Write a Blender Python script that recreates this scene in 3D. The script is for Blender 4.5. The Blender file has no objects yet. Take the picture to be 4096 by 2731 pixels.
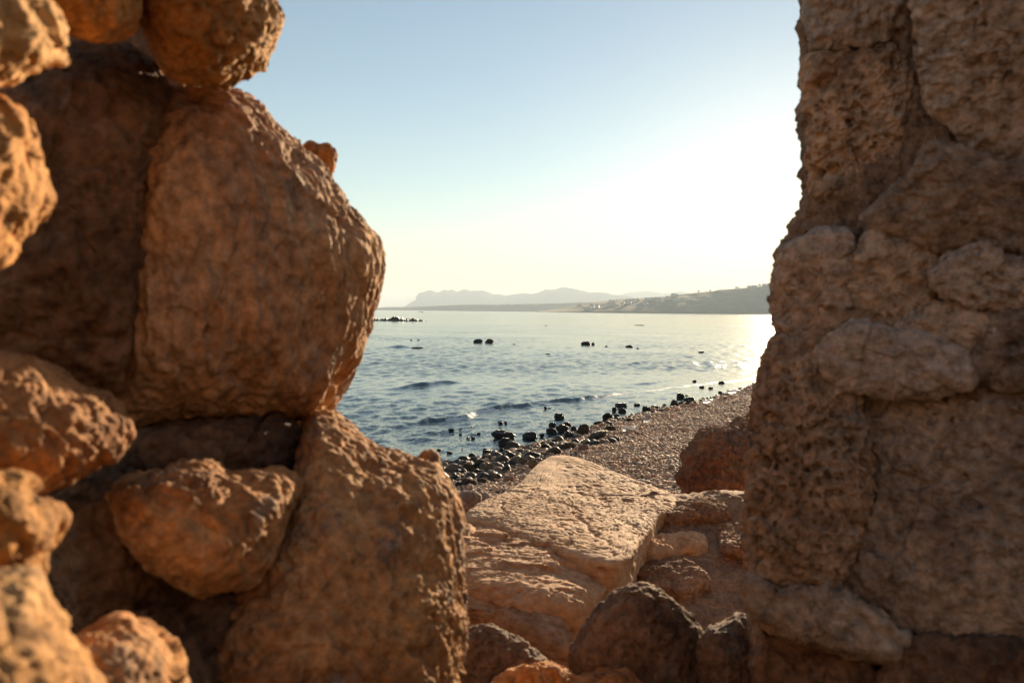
import bpy, math, random
import numpy as np
from mathutils import Matrix, Vector

random.seed(7); RNG = np.random.default_rng(7)
scene = bpy.context.scene
COL = scene.collection

# ------------------------------------------------------------------ camera
W0, H0, FPX = 4096.0, 2731.0, 3186.0
CAM = np.array([0.0, 0.0, 2.5])
PITCH = math.radians(2.18); ROLL = math.radians(0.6)
_f = np.array([0, math.cos(PITCH), -math.sin(PITCH)])
_r0 = np.array([1.0, 0, 0]); _u0 = np.cross(_r0, _f)
RT = math.cos(ROLL) * _r0 + math.sin(ROLL) * _u0
UP = math.cos(ROLL) * _u0 - math.sin(ROLL) * _r0
def ray(px, py):
    d = _f + RT * ((px - W0 / 2) / FPX) - UP * ((py - H0 / 2) / FPX)
    return d / np.linalg.norm(d)
def raydepth(px, py, D):
    d = _f + RT * ((px - W0 / 2) / FPX) - UP * ((py - H0 / 2) / FPX)
    return CAM + d * D
cam = bpy.data.cameras.new('camera'); camo = bpy.data.objects.new('camera', cam); COL.objects.link(camo)
cam.sensor_width = 36.0; cam.lens = 36.0 * FPX / W0
cam.clip_start = 0.02; cam.clip_end = 60000
camo.matrix_world = Matrix(((RT[0], UP[0], -_f[0], CAM[0]), (RT[1], UP[1], -_f[1], CAM[1]), (RT[2], UP[2], -_f[2], CAM[2]), (0, 0, 0, 1)))
cam.dof.use_dof = True; cam.dof.focus_distance = 16.0; cam.dof.aperture_fstop = 8.0
scene.camera = camo

# ------------------------------------------------------------------ light
SUND = ray(3222, 695)
SUN_EL = math.asin(SUND[2]); SUN_AZ = math.atan2(SUND[0], SUND[1])      # azimuth from +Y towards +X
world = bpy.data.worlds.new('World'); scene.world = world; world.use_nodes = True
wn = world.node_tree
sky = wn.nodes.new('ShaderNodeTexSky'); sky.sky_type = 'NISHITA'; sky.sun_disc = False
sky.sun_elevation = SUN_EL; sky.sun_rotation = SUN_AZ
sky.altitude = 10; sky.air_density = 1.06; sky.dust_density = 0.13; sky.ozone_density = 1.5
bg = wn.nodes['Background']; bg.inputs['Strength'].default_value = 0.05
wn.links.new(sky.outputs[0], bg.inputs['Color'])
sl = bpy.data.lights.new('sun', 'SUN'); so = bpy.data.objects.new('sun', sl); COL.objects.link(so)
sl.energy = 5.0; sl.angle = math.radians(0.53); sl.color = (1.0, 0.77, 0.50)
so.rotation_euler = Vector(SUND.tolist()).to_track_quat('Z', 'Y').to_euler()
so.location = (8, 20, 10)
vs = scene.view_settings
vs.view_transform = 'Standard'; vs.look = 'None'; vs.gamma = 1.0; vs.use_curve_mapping = False
vs.exposure = 1.6
cy = scene.cycles
cy.max_bounces = 8; cy.diffuse_bounces = 4; cy.glossy_bounces = 4; cy.transmission_bounces = 6; cy.volume_bounces = 1
cy.sample_clamp_indirect = 6.0
cy.use_denoising = True

# ------------------------------------------------------------------ noise in numpy
_perm = RNG.permutation(4096).astype(np.int64)
_g = RNG.normal(size=(4096, 3)); _g /= np.linalg.norm(_g, axis=1)[:, None]; _g = _g.astype(np.float32)
def perlin(p):
    p = np.asarray(p, dtype=np.float32)
    i = np.floor(p).astype(np.int64); f = p - i
    u = f * f * f * (f * (f * 6 - 15) + 10)
    r = 0
    for dx in (0, 1):
        wx = u[:, 0] if dx else 1 - u[:, 0]
        for dy in (0, 1):
            wy = u[:, 1] if dy else 1 - u[:, 1]
            for dz in (0, 1):
                wz = u[:, 2] if dz else 1 - u[:, 2]
                h = _perm[(_perm[(_perm[(i[:, 0] + dx) & 4095] + i[:, 1] + dy) & 4095] + i[:, 2] + dz) & 4095]
                g = _g[h]
                r = r + wx * wy * wz * (g[:, 0] * (f[:, 0] - dx) + g[:, 1] * (f[:, 1] - dy) + g[:, 2] * (f[:, 2] - dz))
    return r * 1.4
def fbm(p, o=4, lac=2.03, gain=0.5):
    p = np.asarray(p, dtype=np.float32); a = 1.0; r = 0
    for k in range(o):
        r = r + a * perlin(p + 17.3 * k); p = p * lac; a *= gain
    return r
def ridged(p, o=3):
    p = np.asarray(p, dtype=np.float32); a = 1.0; r = 0
    for k in range(o):
        r = r + a * (1 - 2.2 * np.abs(perlin(p + 31.7 * k))); p = p * 2.1; a *= 0.5
    return r
def facets(p, rng_off=0.0):
    """piecewise flat relief: every cell of a random cellular pattern is one tilted chip"""
    p = np.asarray(p, dtype=np.float32) + rng_off; i = np.floor(p).astype(np.int64); f = p - i
    best = np.full(len(p), 9.0, np.float32); out = np.zeros(len(p), np.float32)
    for dx in (-1, 0, 1):
        for dy in (-1, 0, 1):
            for dz in (-1, 0, 1):
                h = _perm[(_perm[(_perm[(i[:, 0] + dx) & 4095] + i[:, 1] + dy) & 4095] + i[:, 2] + dz) & 4095]
                o = np.stack([f[:, 0] - dx, f[:, 1] - dy, f[:, 2] - dz], 1) - 0.5 - _g[h] * 0.42
                d = (o * o).sum(1); m_ = d < best
                best = np.where(m_, d, best)
                g = _g[(h * 7 + 13) & 4095]
                out = np.where(m_, (o * g).sum(1) + 0.5 * g[:, 0], out)
    return out
def sstep(a, b, x):
    t = np.clip((x - a) / (b - a), 0, 1); return t * t * (3 - 2 * t)

# ------------------------------------------------------------------ mesh helpers
def make_mesh(name, V, F, mat=None, smooth=True):
    V = np.asarray(V, dtype=np.float32); F = np.asarray(F, dtype=np.int32)
    me = bpy.data.meshes.new(name)
    n = F.shape[1]
    me.vertices.add(len(V)); me.vertices.foreach_set('co', V.ravel())
    me.loops.add(F.size); me.loops.foreach_set('vertex_index', F.ravel())
    me.polygons.add(len(F))
    me.polygons.foreach_set('loop_start', np.arange(0, F.size, n, dtype=np.int32))
    me.polygons.foreach_set('loop_total', np.full(len(F), n, dtype=np.int32))
    if smooth: me.polygons.foreach_set('use_smooth', np.ones(len(F), dtype=bool))
    me.update(calc_edges=True); me.validate()
    if mat: me.materials.append(mat)
    return me
def link(name, me, parent=None, loc=None):
    o = bpy.data.objects.new(name, me); COL.objects.link(o)
    if parent is not None: o.parent = parent
    if loc is not None: o.location = [float(c) for c in loc]
    return o
def tag(o, label=None, cat=None, group=None, kind=None):
    if label: o['label'] = label
    if cat: o['category'] = cat
    if group: o['group'] = group
    if kind: o['kind'] = kind
    return o
def grid_faces(nr, nc, wrap=False):
    r = np.arange(nr - 1)[:, None]; c = np.arange(nc if wrap else nc - 1)[None, :]
    c2 = (c + 1) % nc
    return np.stack([r * nc + c, r * nc + c2, (r + 1) * nc + c2, (r + 1) * nc + c], -1).reshape(-1, 4)
def normals(V, F):
    a, b, c, d = (V[F[:, k]] for k in range(4))
    n = np.cross(c - a, d - b)
    N = np.zeros_like(V)
    for k in range(4):
        for j in range(3): N[:, j] += np.bincount(F[:, k], n[:, j], len(V))
    return N / (np.linalg.norm(N, axis=1)[:, None] + 1e-12)

# ------------------------------------------------------------------ materials
def new_mat(name):
    m = bpy.data.materials.new(name); m.use_nodes = True
    nt = m.node_tree; return m, nt, nt.nodes['Principled BSDF']
def ramp(nt, fac, stops, interp='LINEAR'):
    r = nt.nodes.new('ShaderNodeValToRGB'); r.color_ramp.interpolation = interp
    el = r.color_ramp.elements
    while len(el) < len(stops): el.new(0.5)
    for e, (p, c) in zip(el, stops):
        e.position = p; e.color = (*c, 1) if len(c) == 3 else c
    nt.links.new(fac, r.inputs[0]); return r.outputs[0]
def noise(nt, vec, scale, detail=4, rough=0.55, dist=0.0):
    n = nt.nodes.new('ShaderNodeTexNoise'); n.inputs['Scale'].default_value = scale
    n.inputs['Detail'].default_value = detail; n.inputs['Roughness'].default_value = rough
    n.inputs['Distortion'].default_value = dist
    nt.links.new(vec, n.inputs['Vector']); return n.outputs[0]
def mixc(nt, fac, a, b, mode='MIX'):
    m = nt.nodes.new('ShaderNodeMix'); m.data_type = 'RGBA'; m.blend_type = mode
    for s, v in ((m.inputs['Factor'], fac), (m.inputs[6], a), (m.inputs[7], b)):
        if isinstance(v, bpy.types.NodeSocket): nt.links.new(v, s)
        elif isinstance(v, (int, float)): s.default_value = v
        else: s.default_value = (*v, 1)
    return m.outputs[2]
def mth(nt, op, a, b=None, clamp=False):
    m = nt.nodes.new('ShaderNodeMath'); m.operation = op; m.use_clamp = clamp
    for s, v in zip(m.inputs, (a, b)):
        if v is None: continue
        if isinstance(v, bpy.types.NodeSocket): nt.links.new(v, s)
        else: s.default_value = v
    return m.outputs[0]
def coords(nt):
    tc = nt.nodes.new('ShaderNodeTexCoord'); oi = nt.nodes.new('ShaderNodeObjectInfo')
    a = nt.nodes.new('ShaderNodeVectorMath'); a.operation = 'MULTIPLY_ADD'
    nt.links.new(oi.outputs['Random'], a.inputs[0]); a.inputs[1].default_value = (31, 57, 83)
    nt.links.new(tc.outputs['Object'], a.inputs[2])
    return a.outputs[0], oi.outputs['Random']
def rock_mat(name, c_dark, c_mid, c_light, c_patch, patch=0.5, speck=0.85, pale=0.12, scale=1.0, rough=0.85, bump=0.6, pore=1.0, spec=0.25, bump_d=0.004):
    m, nt, b = new_mat(name)
    v, rnd = coords(nt)
    n1 = noise(nt, v, 5.5 * scale, 8, 0.68, 0.15)
    col = ramp(nt, n1, [(0.30, c_dark), (0.48, c_mid), (0.66, c_light)])
    n2 = noise(nt, v, 9.0 * scale, 7, 0.7, 0.2)
    pf = ramp(nt, n2, [(0.56, (0, 0, 0)), (0.66, (1, 1, 1))])
    col = mixc(nt, mth(nt, 'MULTIPLY', pf, patch), col, c_patch)
    lum = sum(c_light) / 3; big = ramp(nt, noise(nt, v, 2.3 * scale, 5, 0.6), [(0.46, (0, 0, 0)), (0.60, (1, 1, 1))])
    col = mixc(nt, mth(nt, 'MULTIPLY', big, pale), col, tuple(0.5 * lum + 0.5 * c for c in c_light))
    n3 = noise(nt, v, 60 * scale, 4, 0.7)
    sp = ramp(nt, n3, [(0.32, (0.42, 0.38, 0.34)), (0.5, (1, 1, 1)), (0.68, (1.6, 1.55, 1.5))])
    col = mixc(nt, speck, col, sp, 'MULTIPLY')
    # pores
    vo = nt.nodes.new('ShaderNodeTexVoronoi'); vo.inputs['Scale'].default_value = 42 * scale; vo.inputs['Randomness'].default_value = 1
    wv = nt.nodes.new('ShaderNodeVectorMath'); wv.operation = 'MULTIPLY_ADD'
    ntx = nt.nodes.new('ShaderNodeTexNoise'); ntx.inputs['Scale'].default_value = 30 * scale; nt.links.new(v, ntx.inputs['Vector'])
    nt.links.new(ntx.outputs['Color'], wv.inputs[0]); wv.inputs[1].default_value = (0.03 / scale,) * 3; nt.links.new(v, wv.inputs[2])
    nt.links.new(wv.outputs[0], vo.inputs['Vector'])
    msk = noise(nt, v, 7 * scale, 2, 0.5)
    pr = ramp(nt, vo.outputs['Distance'], [(0.10, (0, 0, 0)), (0.34, (1, 1, 1))])
    pm = ramp(nt, msk, [(0.42, (0, 0, 0)), (0.60, (1, 1, 1))])
    pore_h = mth(nt, 'MULTIPLY', mth(nt, 'SUBTRACT', 1.0, pr), pm)
    tint = ramp(nt, rnd, [(0.0, (0.78, 0.74, 0.72)), (0.35, (1.08, 1.0, 0.9)), (0.7, (0.95, 0.98, 1.02)), (1.0, (1.15, 1.02, 0.88))])
    col = mixc(nt, 1.0, col, tint, 'MULTIPLY')
    nt.links.new(col, b.inputs['Base Color'])
    n4 = noise(nt, v, 38 * scale, 8, 0.7)
    n5 = noise(nt, v, 140 * scale, 5, 0.65)
    h = mth(nt, 'ADD', mth(nt, 'MULTIPLY', n4, 1.6), mth(nt, 'MULTIPLY', n5, 0.5))
    h = mth(nt, 'SUBTRACT', h, mth(nt, 'MULTIPLY', pore_h, 1.1 * pore))
    bp = nt.nodes.new('ShaderNodeBump'); bp.inputs['Strength'].default_value = bump; bp.inputs['Distance'].default_value = bump_d * 2.2
    nt.links.new(h, bp.inputs['Height']); nt.links.new(bp.outputs[0], b.inputs['Normal'])
    b.inputs['Roughness'].default_value = rough; b.inputs['Specular IOR Level'].default_value = spec
    return m
M = {}
M['left'] = rock_mat('warm_limestone', (0.13, 0.052, 0.018), (0.43, 0.20, 0.07), (0.60, 0.34, 0.145), (0.22, 0.185, 0.155), 0.85, scale=1.0)
M['left2'] = rock_mat('ochre_limestone', (0.20, 0.08, 0.022), (0.52, 0.26, 0.08), (0.66, 0.39, 0.16), (0.34, 0.21, 0.11), 0.5, scale=1.0)
M['dark'] = rock_mat('dull_shaded_limestone', (0.06, 0.038, 0.026), (0.15, 0.09, 0.055), (0.25, 0.165, 0.105), (0.12, 0.115, 0.105), 0.8, scale=1.0)  # dull brown stone; its dark tone also paints shade on gap and low-wall stones
M['slab'] = rock_mat('pale_sandstone', (0.28, 0.145, 0.07), (0.48, 0.275, 0.145), (0.58, 0.375, 0.22), (0.56, 0.41, 0.28), 0.5, scale=1.0, pore=1.0, bump=0.2, speck=0.45)
M['right'] = rock_mat('wall_stone', (0.20, 0.125, 0.08), (0.48, 0.35, 0.24), (0.60, 0.48, 0.36), (0.29, 0.285, 0.265), 0.9, scale=0.9, pore=1.8, bump=0.9, pale=0.5)
M['right2'] = rock_mat('wall_stone_grey', (0.16, 0.125, 0.10), (0.40, 0.31, 0.23), (0.58, 0.48, 0.37), (0.22, 0.25, 0.25), 0.9, scale=0.9, pore=1.2, bump=0.9, pale=0.5)
M['mortar'] = rock_mat('earth_mortar', (0.16, 0.10, 0.065), (0.36, 0.25, 0.165), (0.50, 0.38, 0.27), (0.25, 0.22, 0.19), 0.6, scale=1.6, bump=1.0)
M['leftpale'] = rock_mat('weathered_warm_limestone', (0.15, 0.065, 0.028), (0.42, 0.21, 0.085), (0.60, 0.37, 0.19), (0.25, 0.21, 0.18), 0.85, scale=1.0, pale=0.55)
M['shade']  = rock_mat('shaded_limestone', (0.07, 0.042, 0.027), (0.20, 0.115, 0.065), (0.31, 0.195, 0.12), (0.14, 0.13, 0.115), 0.8, scale=1.0)  # darker copy of the warm limestone, shade painted into its colour
M['earth']  = rock_mat('dry_red_earth', (0.12, 0.055, 0.03), (0.26, 0.13, 0.065), (0.38, 0.21, 0.115), (0.25, 0.17, 0.11), 0.4, scale=1.5, bump=0.5)
M['red'] = rock_mat('red_conglomerate', (0.17, 0.06, 0.03), (0.30, 0.13, 0.06), (0.40, 0.21, 0.11), (0.26, 0.17, 0.08), 0.9, scale=0.5, bump=0.9, bump_d=0.01)
M['wet']    = rock_mat('wet_black_rock', (0.014, 0.013, 0.012), (0.034, 0.031, 0.027), (0.075, 0.064, 0.05), (0.03, 0.035, 0.02), 0.5, scale=0.7, rough=0.38, bump=0.8, pore=0.4, spec=0.4, bump_d=0.012)
M['brown']  = rock_mat('weedy_brown_rock', (0.035, 0.026, 0.015), (0.085, 0.06, 0.032), (0.14, 0.10, 0.055), (0.06, 0.06, 0.03), 0.5, scale=0.7, rough=0.6, bump=0.8, pore=0.4, bump_d=0.012)
M['tan']    = rock_mat('tan_shore_rock', (0.13, 0.085, 0.05), (0.26, 0.18, 0.11), (0.36, 0.26, 0.17), (0.22, 0.17, 0.12), 0.5, scale=0.7, rough=0.8, bump=0.8, pore=0.4, bump_d=0.012)
M['pink']   = rock_mat('pinkish_shore_rock', (0.24, 0.14, 0.09), (0.42, 0.27, 0.19), (0.52, 0.37, 0.27), (0.40, 0.30, 0.24), 0.5, scale=0.7, rough=0.85, bump=0.8, pore=0.4, bump_d=0.012)

# ------------------------------------------------------------------ terrain
SY = np.array([-400, -60, 0, 8, 12.7, 14.05, 15.25, 16.67, 18.33, 20.06, 22.17, 25.3, 28.6, 45, 80, 300, 900, 20000.])
SX = np.array([-300, -40, -6.8, -3.4, -1.0, 0.03, 0.78, 1.56, 2.46, 3.59, 5.16, 7.2, 8.97, 17.5, 38, 190, 700, 16000.])
def shore_s(x, y): return (x - np.interp(y, SY, SX)) * 0.87
def ground_z(x, y):
    x = np.asarray(x, dtype=float); y = np.asarray(y, dtype=float)
    s = shore_s(x, y)
    z = np.where(s > 0, 0.13 * s, 0.17 * s)
    z = np.where(s > 7, 0.91 + 0.22 * (s - 7), z)
    z = np.minimum(z, 3.0 + 0.02 * np.maximum(s - 16, 0)); z = np.clip(z, -3.0, 9)
    return z
def hit_ground(px, py, water=False):
    d = ray(px, py); t = 0.5
    for k in range(4000):
        p = CAM + d * t
        g = 0.0 if water else float(ground_z(p[0], p[1]))
        if not water: g = max(g, 0.0)
        if p[2] <= g: break
        t += max(0.004, (p[2] - g) * 0.5)
    return CAM + d * t

m_beach = rock_mat('beach_gravel', (0.13, 0.08, 0.05), (0.26, 0.17, 0.11), (0.36, 0.26, 0.18), (0.2, 0.16, 0.13), 0.5, scale=2.0, bump=1.0, bump_d=0.02)
def spaced(breaks):
    out = [breaks[0][0]]
    for (a, _), (b, st) in zip(breaks[:-1], breaks[1:]):
        n = max(1, int(round((b - a) / st))); out += list(np.linspace(a, b, n + 1)[1:])
    return np.array(out)
gx = spaced([(-20000, 0), (-2000, 3000), (-200, 300), (-20, 12), (-6, 1), (20, 0.25), (60, 2), (400, 40), (4000, 400), (20000, 4000)])
gy = spaced([(-4000, 0), (-300, 500), (-20, 20), (5, 1), (36, 0.25), (80, 2), (400, 30), (4000, 400), (24000, 4000)])
X, Y = np.meshgrid(gx, gy)
P = np.stack([X.ravel(), Y.ravel(), np.zeros(X.size)], 1)
Z = ground_z(P[:, 0], P[:, 1]); nearm = np.exp(-((P[:, 0] - 5) ** 2 + (P[:, 1] - 15) ** 2) / 3000)
Z = Z + nearm * 0.05 * fbm(P * 0.8, 3)
P[:, 2] = Z
beach = link('beach', make_mesh('beach', P, grid_faces(len(gy), len(gx)), m_beach)); tag(beach, kind='structure')

# added unseen earth slope behind the camera, bounces warm sunlight onto the shaded stones
bx = np.linspace(-40, 40, 260); by = np.linspace(-16, -2.2, 110); BX, BY = np.meshgrid(bx, by)
Pb = np.stack([BX.ravel(), BY.ravel(), 0 * BX.ravel()], 1)
f_ = -Pb[:, 1] - 3.0 + 1.2 * fbm(Pb * 0.25, 3)
Pb[:, 2] = ground_z(Pb[:, 0], Pb[:, 1]) - 0.3 + 7.0 * sstep(0, 6.5, f_) * (0.85 + 0.15 * fbm(Pb * 0.1 + 4, 2)) + 0.35 * ridged(Pb * 0.5, 4) * sstep(0, 2, f_)
o = link('fill_bluff', make_mesh('fill_bluff', Pb, grid_faces(110, 260), rock_mat('fill_bluff_earth', (0.11, 0.07, 0.047), (0.155, 0.105, 0.07), (0.20, 0.14, 0.098), (0.18, 0.13, 0.09), 0.4, scale=0.25, bump_d=0.03))); tag(o, kind='structure')

# ------------------------------------------------------------------ sea
m_sea, nt, b = new_mat('sea_water')
tc = nt.nodes.new('ShaderNodeTexCoord')
mp = nt.nodes.new('ShaderNodeMapping'); mp.inputs['Rotation'].default_value = (0, 0, math.radians(-28)); mp.inputs['Scale'].default_value = (1.0, 0.45, 1.0)
nt.links.new(tc.outputs['Object'], mp.inputs['Vector'])
# wind ripples run along the crests (x of the mapped frame is the travel direction)
at = nt.nodes.new('ShaderNodeAttribute'); at.attribute_name = 'rough'
a1 = noise(nt, mp.outputs[0], 2.2, 4, 0.6, 0.2)
a2 = noise(nt, mp.outputs[0], 8.0, 4, 0.6, 0.2)
a3 = noise(nt, mp.outputs[0], 26.0, 3, 0.6)
h = mth(nt, 'ADD', mth(nt, 'MULTIPLY', a1, 0.09), mth(nt, 'ADD', mth(nt, 'MULTIPLY', a2, 0.035), mth(nt, 'MULTIPLY', a3, 0.007)))
bp = nt.nodes.new('ShaderNodeBump'); bp.inputs['Distance'].default_value = 1.0
nt.links.new(at.outputs['Fac'], bp.inputs['Strength'])
nt.links.new(h, bp.inputs['Height'])
def slopes(scale, k):
    n = nt.nodes.new('ShaderNodeTexNoise'); n.inputs['Scale'].default_value = scale; n.inputs['Detail'].default_value = 3; n.inputs['Roughness'].default_value = 0.65
    nt.links.new(mp.outputs[0], n.inputs['Vector'])
    v = nt.nodes.new('ShaderNodeVectorMath'); v.operation = 'SUBTRACT'; nt.links.new(n.outputs['Color'], v.inputs[0]); v.inputs[1].default_value = (0.5, 0.5, 0.5)
    w_ = nt.nodes.new('ShaderNodeVectorMath'); w_.operation = 'MULTIPLY'; nt.links.new(v.outputs[0], w_.inputs[0]); w_.inputs[1].default_value = (k, k, 0); return w_.outputs[0]
def vadd(a_, b_):
    v = nt.nodes.new('ShaderNodeVectorMath'); v.operation = 'ADD'; nt.links.new(a_, v.inputs[0]); nt.links.new(b_, v.inputs[1]); return v.outputs[0]
sm = nt.nodes.new('ShaderNodeVectorMath'); sm.operation = 'SCALE'; nt.links.new(vadd(vadd(slopes(2.6, 0.42), slopes(7.0, 0.34)), slopes(19.0, 0.8)), sm.inputs[0]); nt.links.new(at.outputs['Fac'], sm.inputs['Scale'])
nv = nt.nodes.new('ShaderNodeVectorMath'); nv.operation = 'NORMALIZE'; nt.links.new(vadd(bp.outputs[0], sm.outputs[0]), nv.inputs[0])
nt.links.new(nv.outputs[0], b.inputs['Normal'])
fo = nt.nodes.new('ShaderNodeAttribute'); fo.attribute_name = 'foam'
fn = noise(nt, tc.outputs['Object'], 9.0, 6, 0.7, 0.5)
ff = mth(nt, 'MULTIPLY', mth(nt, 'SUBTRACT', mth(nt, 'ADD', fo.outputs['Fac'], fn), 1.0), 4.0, True)
nt.links.new(mixc(nt, ff, (0.028, 0.052, 0.056), (0.75, 0.75, 0.72)), b.inputs['Base Color'])
nt.links.new(mth(nt, 'ADD', mth(nt, 'MULTIPLY', ff, 0.5), 0.13), b.inputs['Roughness'])
b.inputs['IOR'].default_value = 1.36

rr = [6.5]
while rr[-1] < 420: rr.append(rr[-1] + 0.02 + 0.005 * rr[-1])
while rr[-1] < 22000: rr.append(rr[-1] * 1.12)
rr = np.array(rr)
th = np.radians(np.concatenate([np.linspace(-80, -36, 30)[:-1], np.linspace(-36, 30, 640), np.linspace(30, 60, 60)[1:]]))
R_, T_ = np.meshgrid(rr, th, indexing='ij')
x = (R_ * np.sin(T_)).ravel(); y = (R_ * np.cos(T_)).ravel(); r1 = R_.ravel()
spc = 0.02 + 0.005 * r1
zw = np.zeros_like(x)
wr = np.random.default_rng(3)
travel = math.atan2(-0.47, 0.88)
reef_y = 150 + 12 * np.sin(x * 0.03) + 8 * perlin(np.stack([x * .02, y * 0, y * 0], 1))
calm = 1 - 0.72 * sstep(-8, 8, y - reef_y)
warp = fbm(np.stack([x * 0.15, y * 0.15, 0 * x], 1), 2) * 1.5
for k in range(110):
    lam = 0.14 * (1.7 / 0.14) ** (wr.random() ** 1.2)
    ang = travel + wr.normal() * 0.62
    kk = 2 * math.pi / lam
    amp = 0.0039 * lam ** 0.75 * (0.6 + 0.8 * wr.random())
    ph = kk * (x * math.cos(ang) + y * math.sin(ang) + warp * 0.35) + wr.random() * 6.28
    fade = sstep(1.6, 3.2, lam / spc)
    sn = np.sin(ph)
    zw += amp * fade * (2 * (0.5 + 0.5 * sn) ** 1.7 - 0.9)
patch = 0.75 + 0.6 * fbm(np.stack([x * 0.09, y * 0.09, 0 * x + 5], 1), 3)
zw *= np.clip(patch, 0.25, 1.6) * calm
s_off = -shore_s(x, y)
zw *= 0.35 + 0.65 * sstep(0.0, 5.0, s_off)
foam = np.zeros_like(x)
def crest(pts, height, width, foams):
    """a breaking ridge running through world points (x,y)"""
    global zw, foam
    pts = np.array(pts); a = pts[:-1]; bb = pts[1:]
    best = np.full(len(x), 1e9); sgn = np.zeros(len(x)); tt = np.zeros(len(x)); acc = 0
    for p, q in zip(a, bb):
        d = q - p; L = np.linalg.norm(d); d = d / L
        u = (x - p[0]) * d[0] + (y - p[1]) * d[1]; uc = np.clip(u, 0, L)
        cx_ = x - (p[0] + uc * d[0]); cy_ = y - (p[1] + uc * d[1])
        dist = np.hypot(cx_, cy_); m_ = dist < best
        best[m_] = dist[m_]; sgn[m_] = (cx_ * d[1] - cy_ * d[0])[m_]; tt[m_] = (acc + uc)[m_]; acc += L
    sg = sgn + 0.25 * fbm(np.stack([x * 0.9, y * 0.9, 0 * x], 1), 3)
    end = sstep(0, 1.2, tt) * sstep(0, 1.2, acc - tt) * np.exp(-(np.maximum(best - np.abs(sgn), 0) / 0.4) ** 2)
    hv = height * (0.75 + 0.5 * perlin(np.stack([tt * 0.8, 0 * tt, 0 * tt + height * 90], 1)))
    # sg > 0 is the shore side: steep there, gentle out to sea
    prof = np.where(sg > 0, np.exp(-(sg / (width * 0.45)) ** 2), np.exp(-(sg / (width * 1.3)) ** 2))
    zw += hv * end * prof
    for (t0, t1, st) in foams:
        fz = sstep(t0, t0 + 0.3, tt) * (1 - sstep(t1 - 0.3, t1, tt)) * np.exp(-((sg - 0.12) / 0.22) ** 2)
        foam = np.maximum(foam, fz * st)
def wpt(px, py):
    p = hit_ground(px, py, True); return (p[0], p[1])
L1 = [wpt(*q) for q in [(1600, 1712), (1690, 1680), (1790, 1680), (1850, 1668), (1900, 1650), (2000, 1630), (2100, 1620), (2230, 1602), (2330, 1600), (2410, 1580), (2480, 1572)]]
crest(L1, 0.10, 0.2, [(1.6, 4.4, 0.75), (8.0, 10.8, 0.68)])
L2 = [wpt(*q) for q in [(1560, 1562), (1640, 1550), (1720, 1538), (1800, 1530), (1880, 1531)]]
crest(L2, 0.13, 0.3, [(3.0, 3.8, 0.5)])
L3 = [wpt(*q) for q in [(1330, 1600), (1420, 1585), (1520, 1590)]]
crest(L3, 0.05, 0.3, [])
L4 = [wpt(*q) for q in [(1410, 1462), (1480, 1456), (1540, 1458)]]
crest(L4, 0.06, 0.35, [])
L5 = [wpt(*q) for q in [(1560, 1392), (1600, 1388), (1640, 1391)]]
crest(L5, 0.2, 0.5, [(0.2, 2.5, 0.6)])
L6 = [wpt(*q) for q in [(2080, 1470), (2240, 1462), (2380, 1468)]]
crest(L6, 0.05, 0.3, [])
L7 = [wpt(*q) for q in [(2500, 1545), (2600, 1530), (2700, 1520)]]
crest(L7, 0.06, 0.25, [])
# swash along the shore and wash round the nearer rocks
foam = np.maximum(foam, np.exp(-((s_off - 0.12 - 0.2 * fbm(np.stack([x * 0.7, y * 0.7, 0 * x], 1), 2)) / 0.13) ** 2) * 0.55 * (y < 60))
# broken water on the reef line
rf = np.exp(-((y - reef_y + 2) / 4.0) ** 2)
foam = np.maximum(foam, rf * np.clip(0.35 + 0.5 * fbm(np.stack([x * 0.12, y * 0.3, 0 * x], 1), 3), 0, 0.6))
V = np.stack([x, y, zw], 1)
me = make_mesh('sea', V, grid_faces(len(rr), len(th)), m_sea)
at_ = me.attributes.new('rough', 'FLOAT', 'POINT'); at_.data.foreach_set('value', (calm * np.clip(patch, 0.4, 1.3) * (0.8 + 0.2 * sstep(0, 4, s_off)) * 0.52).astype(np.float32))
at_ = me.attributes.new('foam', 'FLOAT', 'POINT'); at_.data.foreach_set('value', foam.astype(np.float32))
# normals upward
if me.polygons[0].normal.z < 0: me.flip_normals()
sea = link('sea', me); tag(sea, kind='structure')

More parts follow.
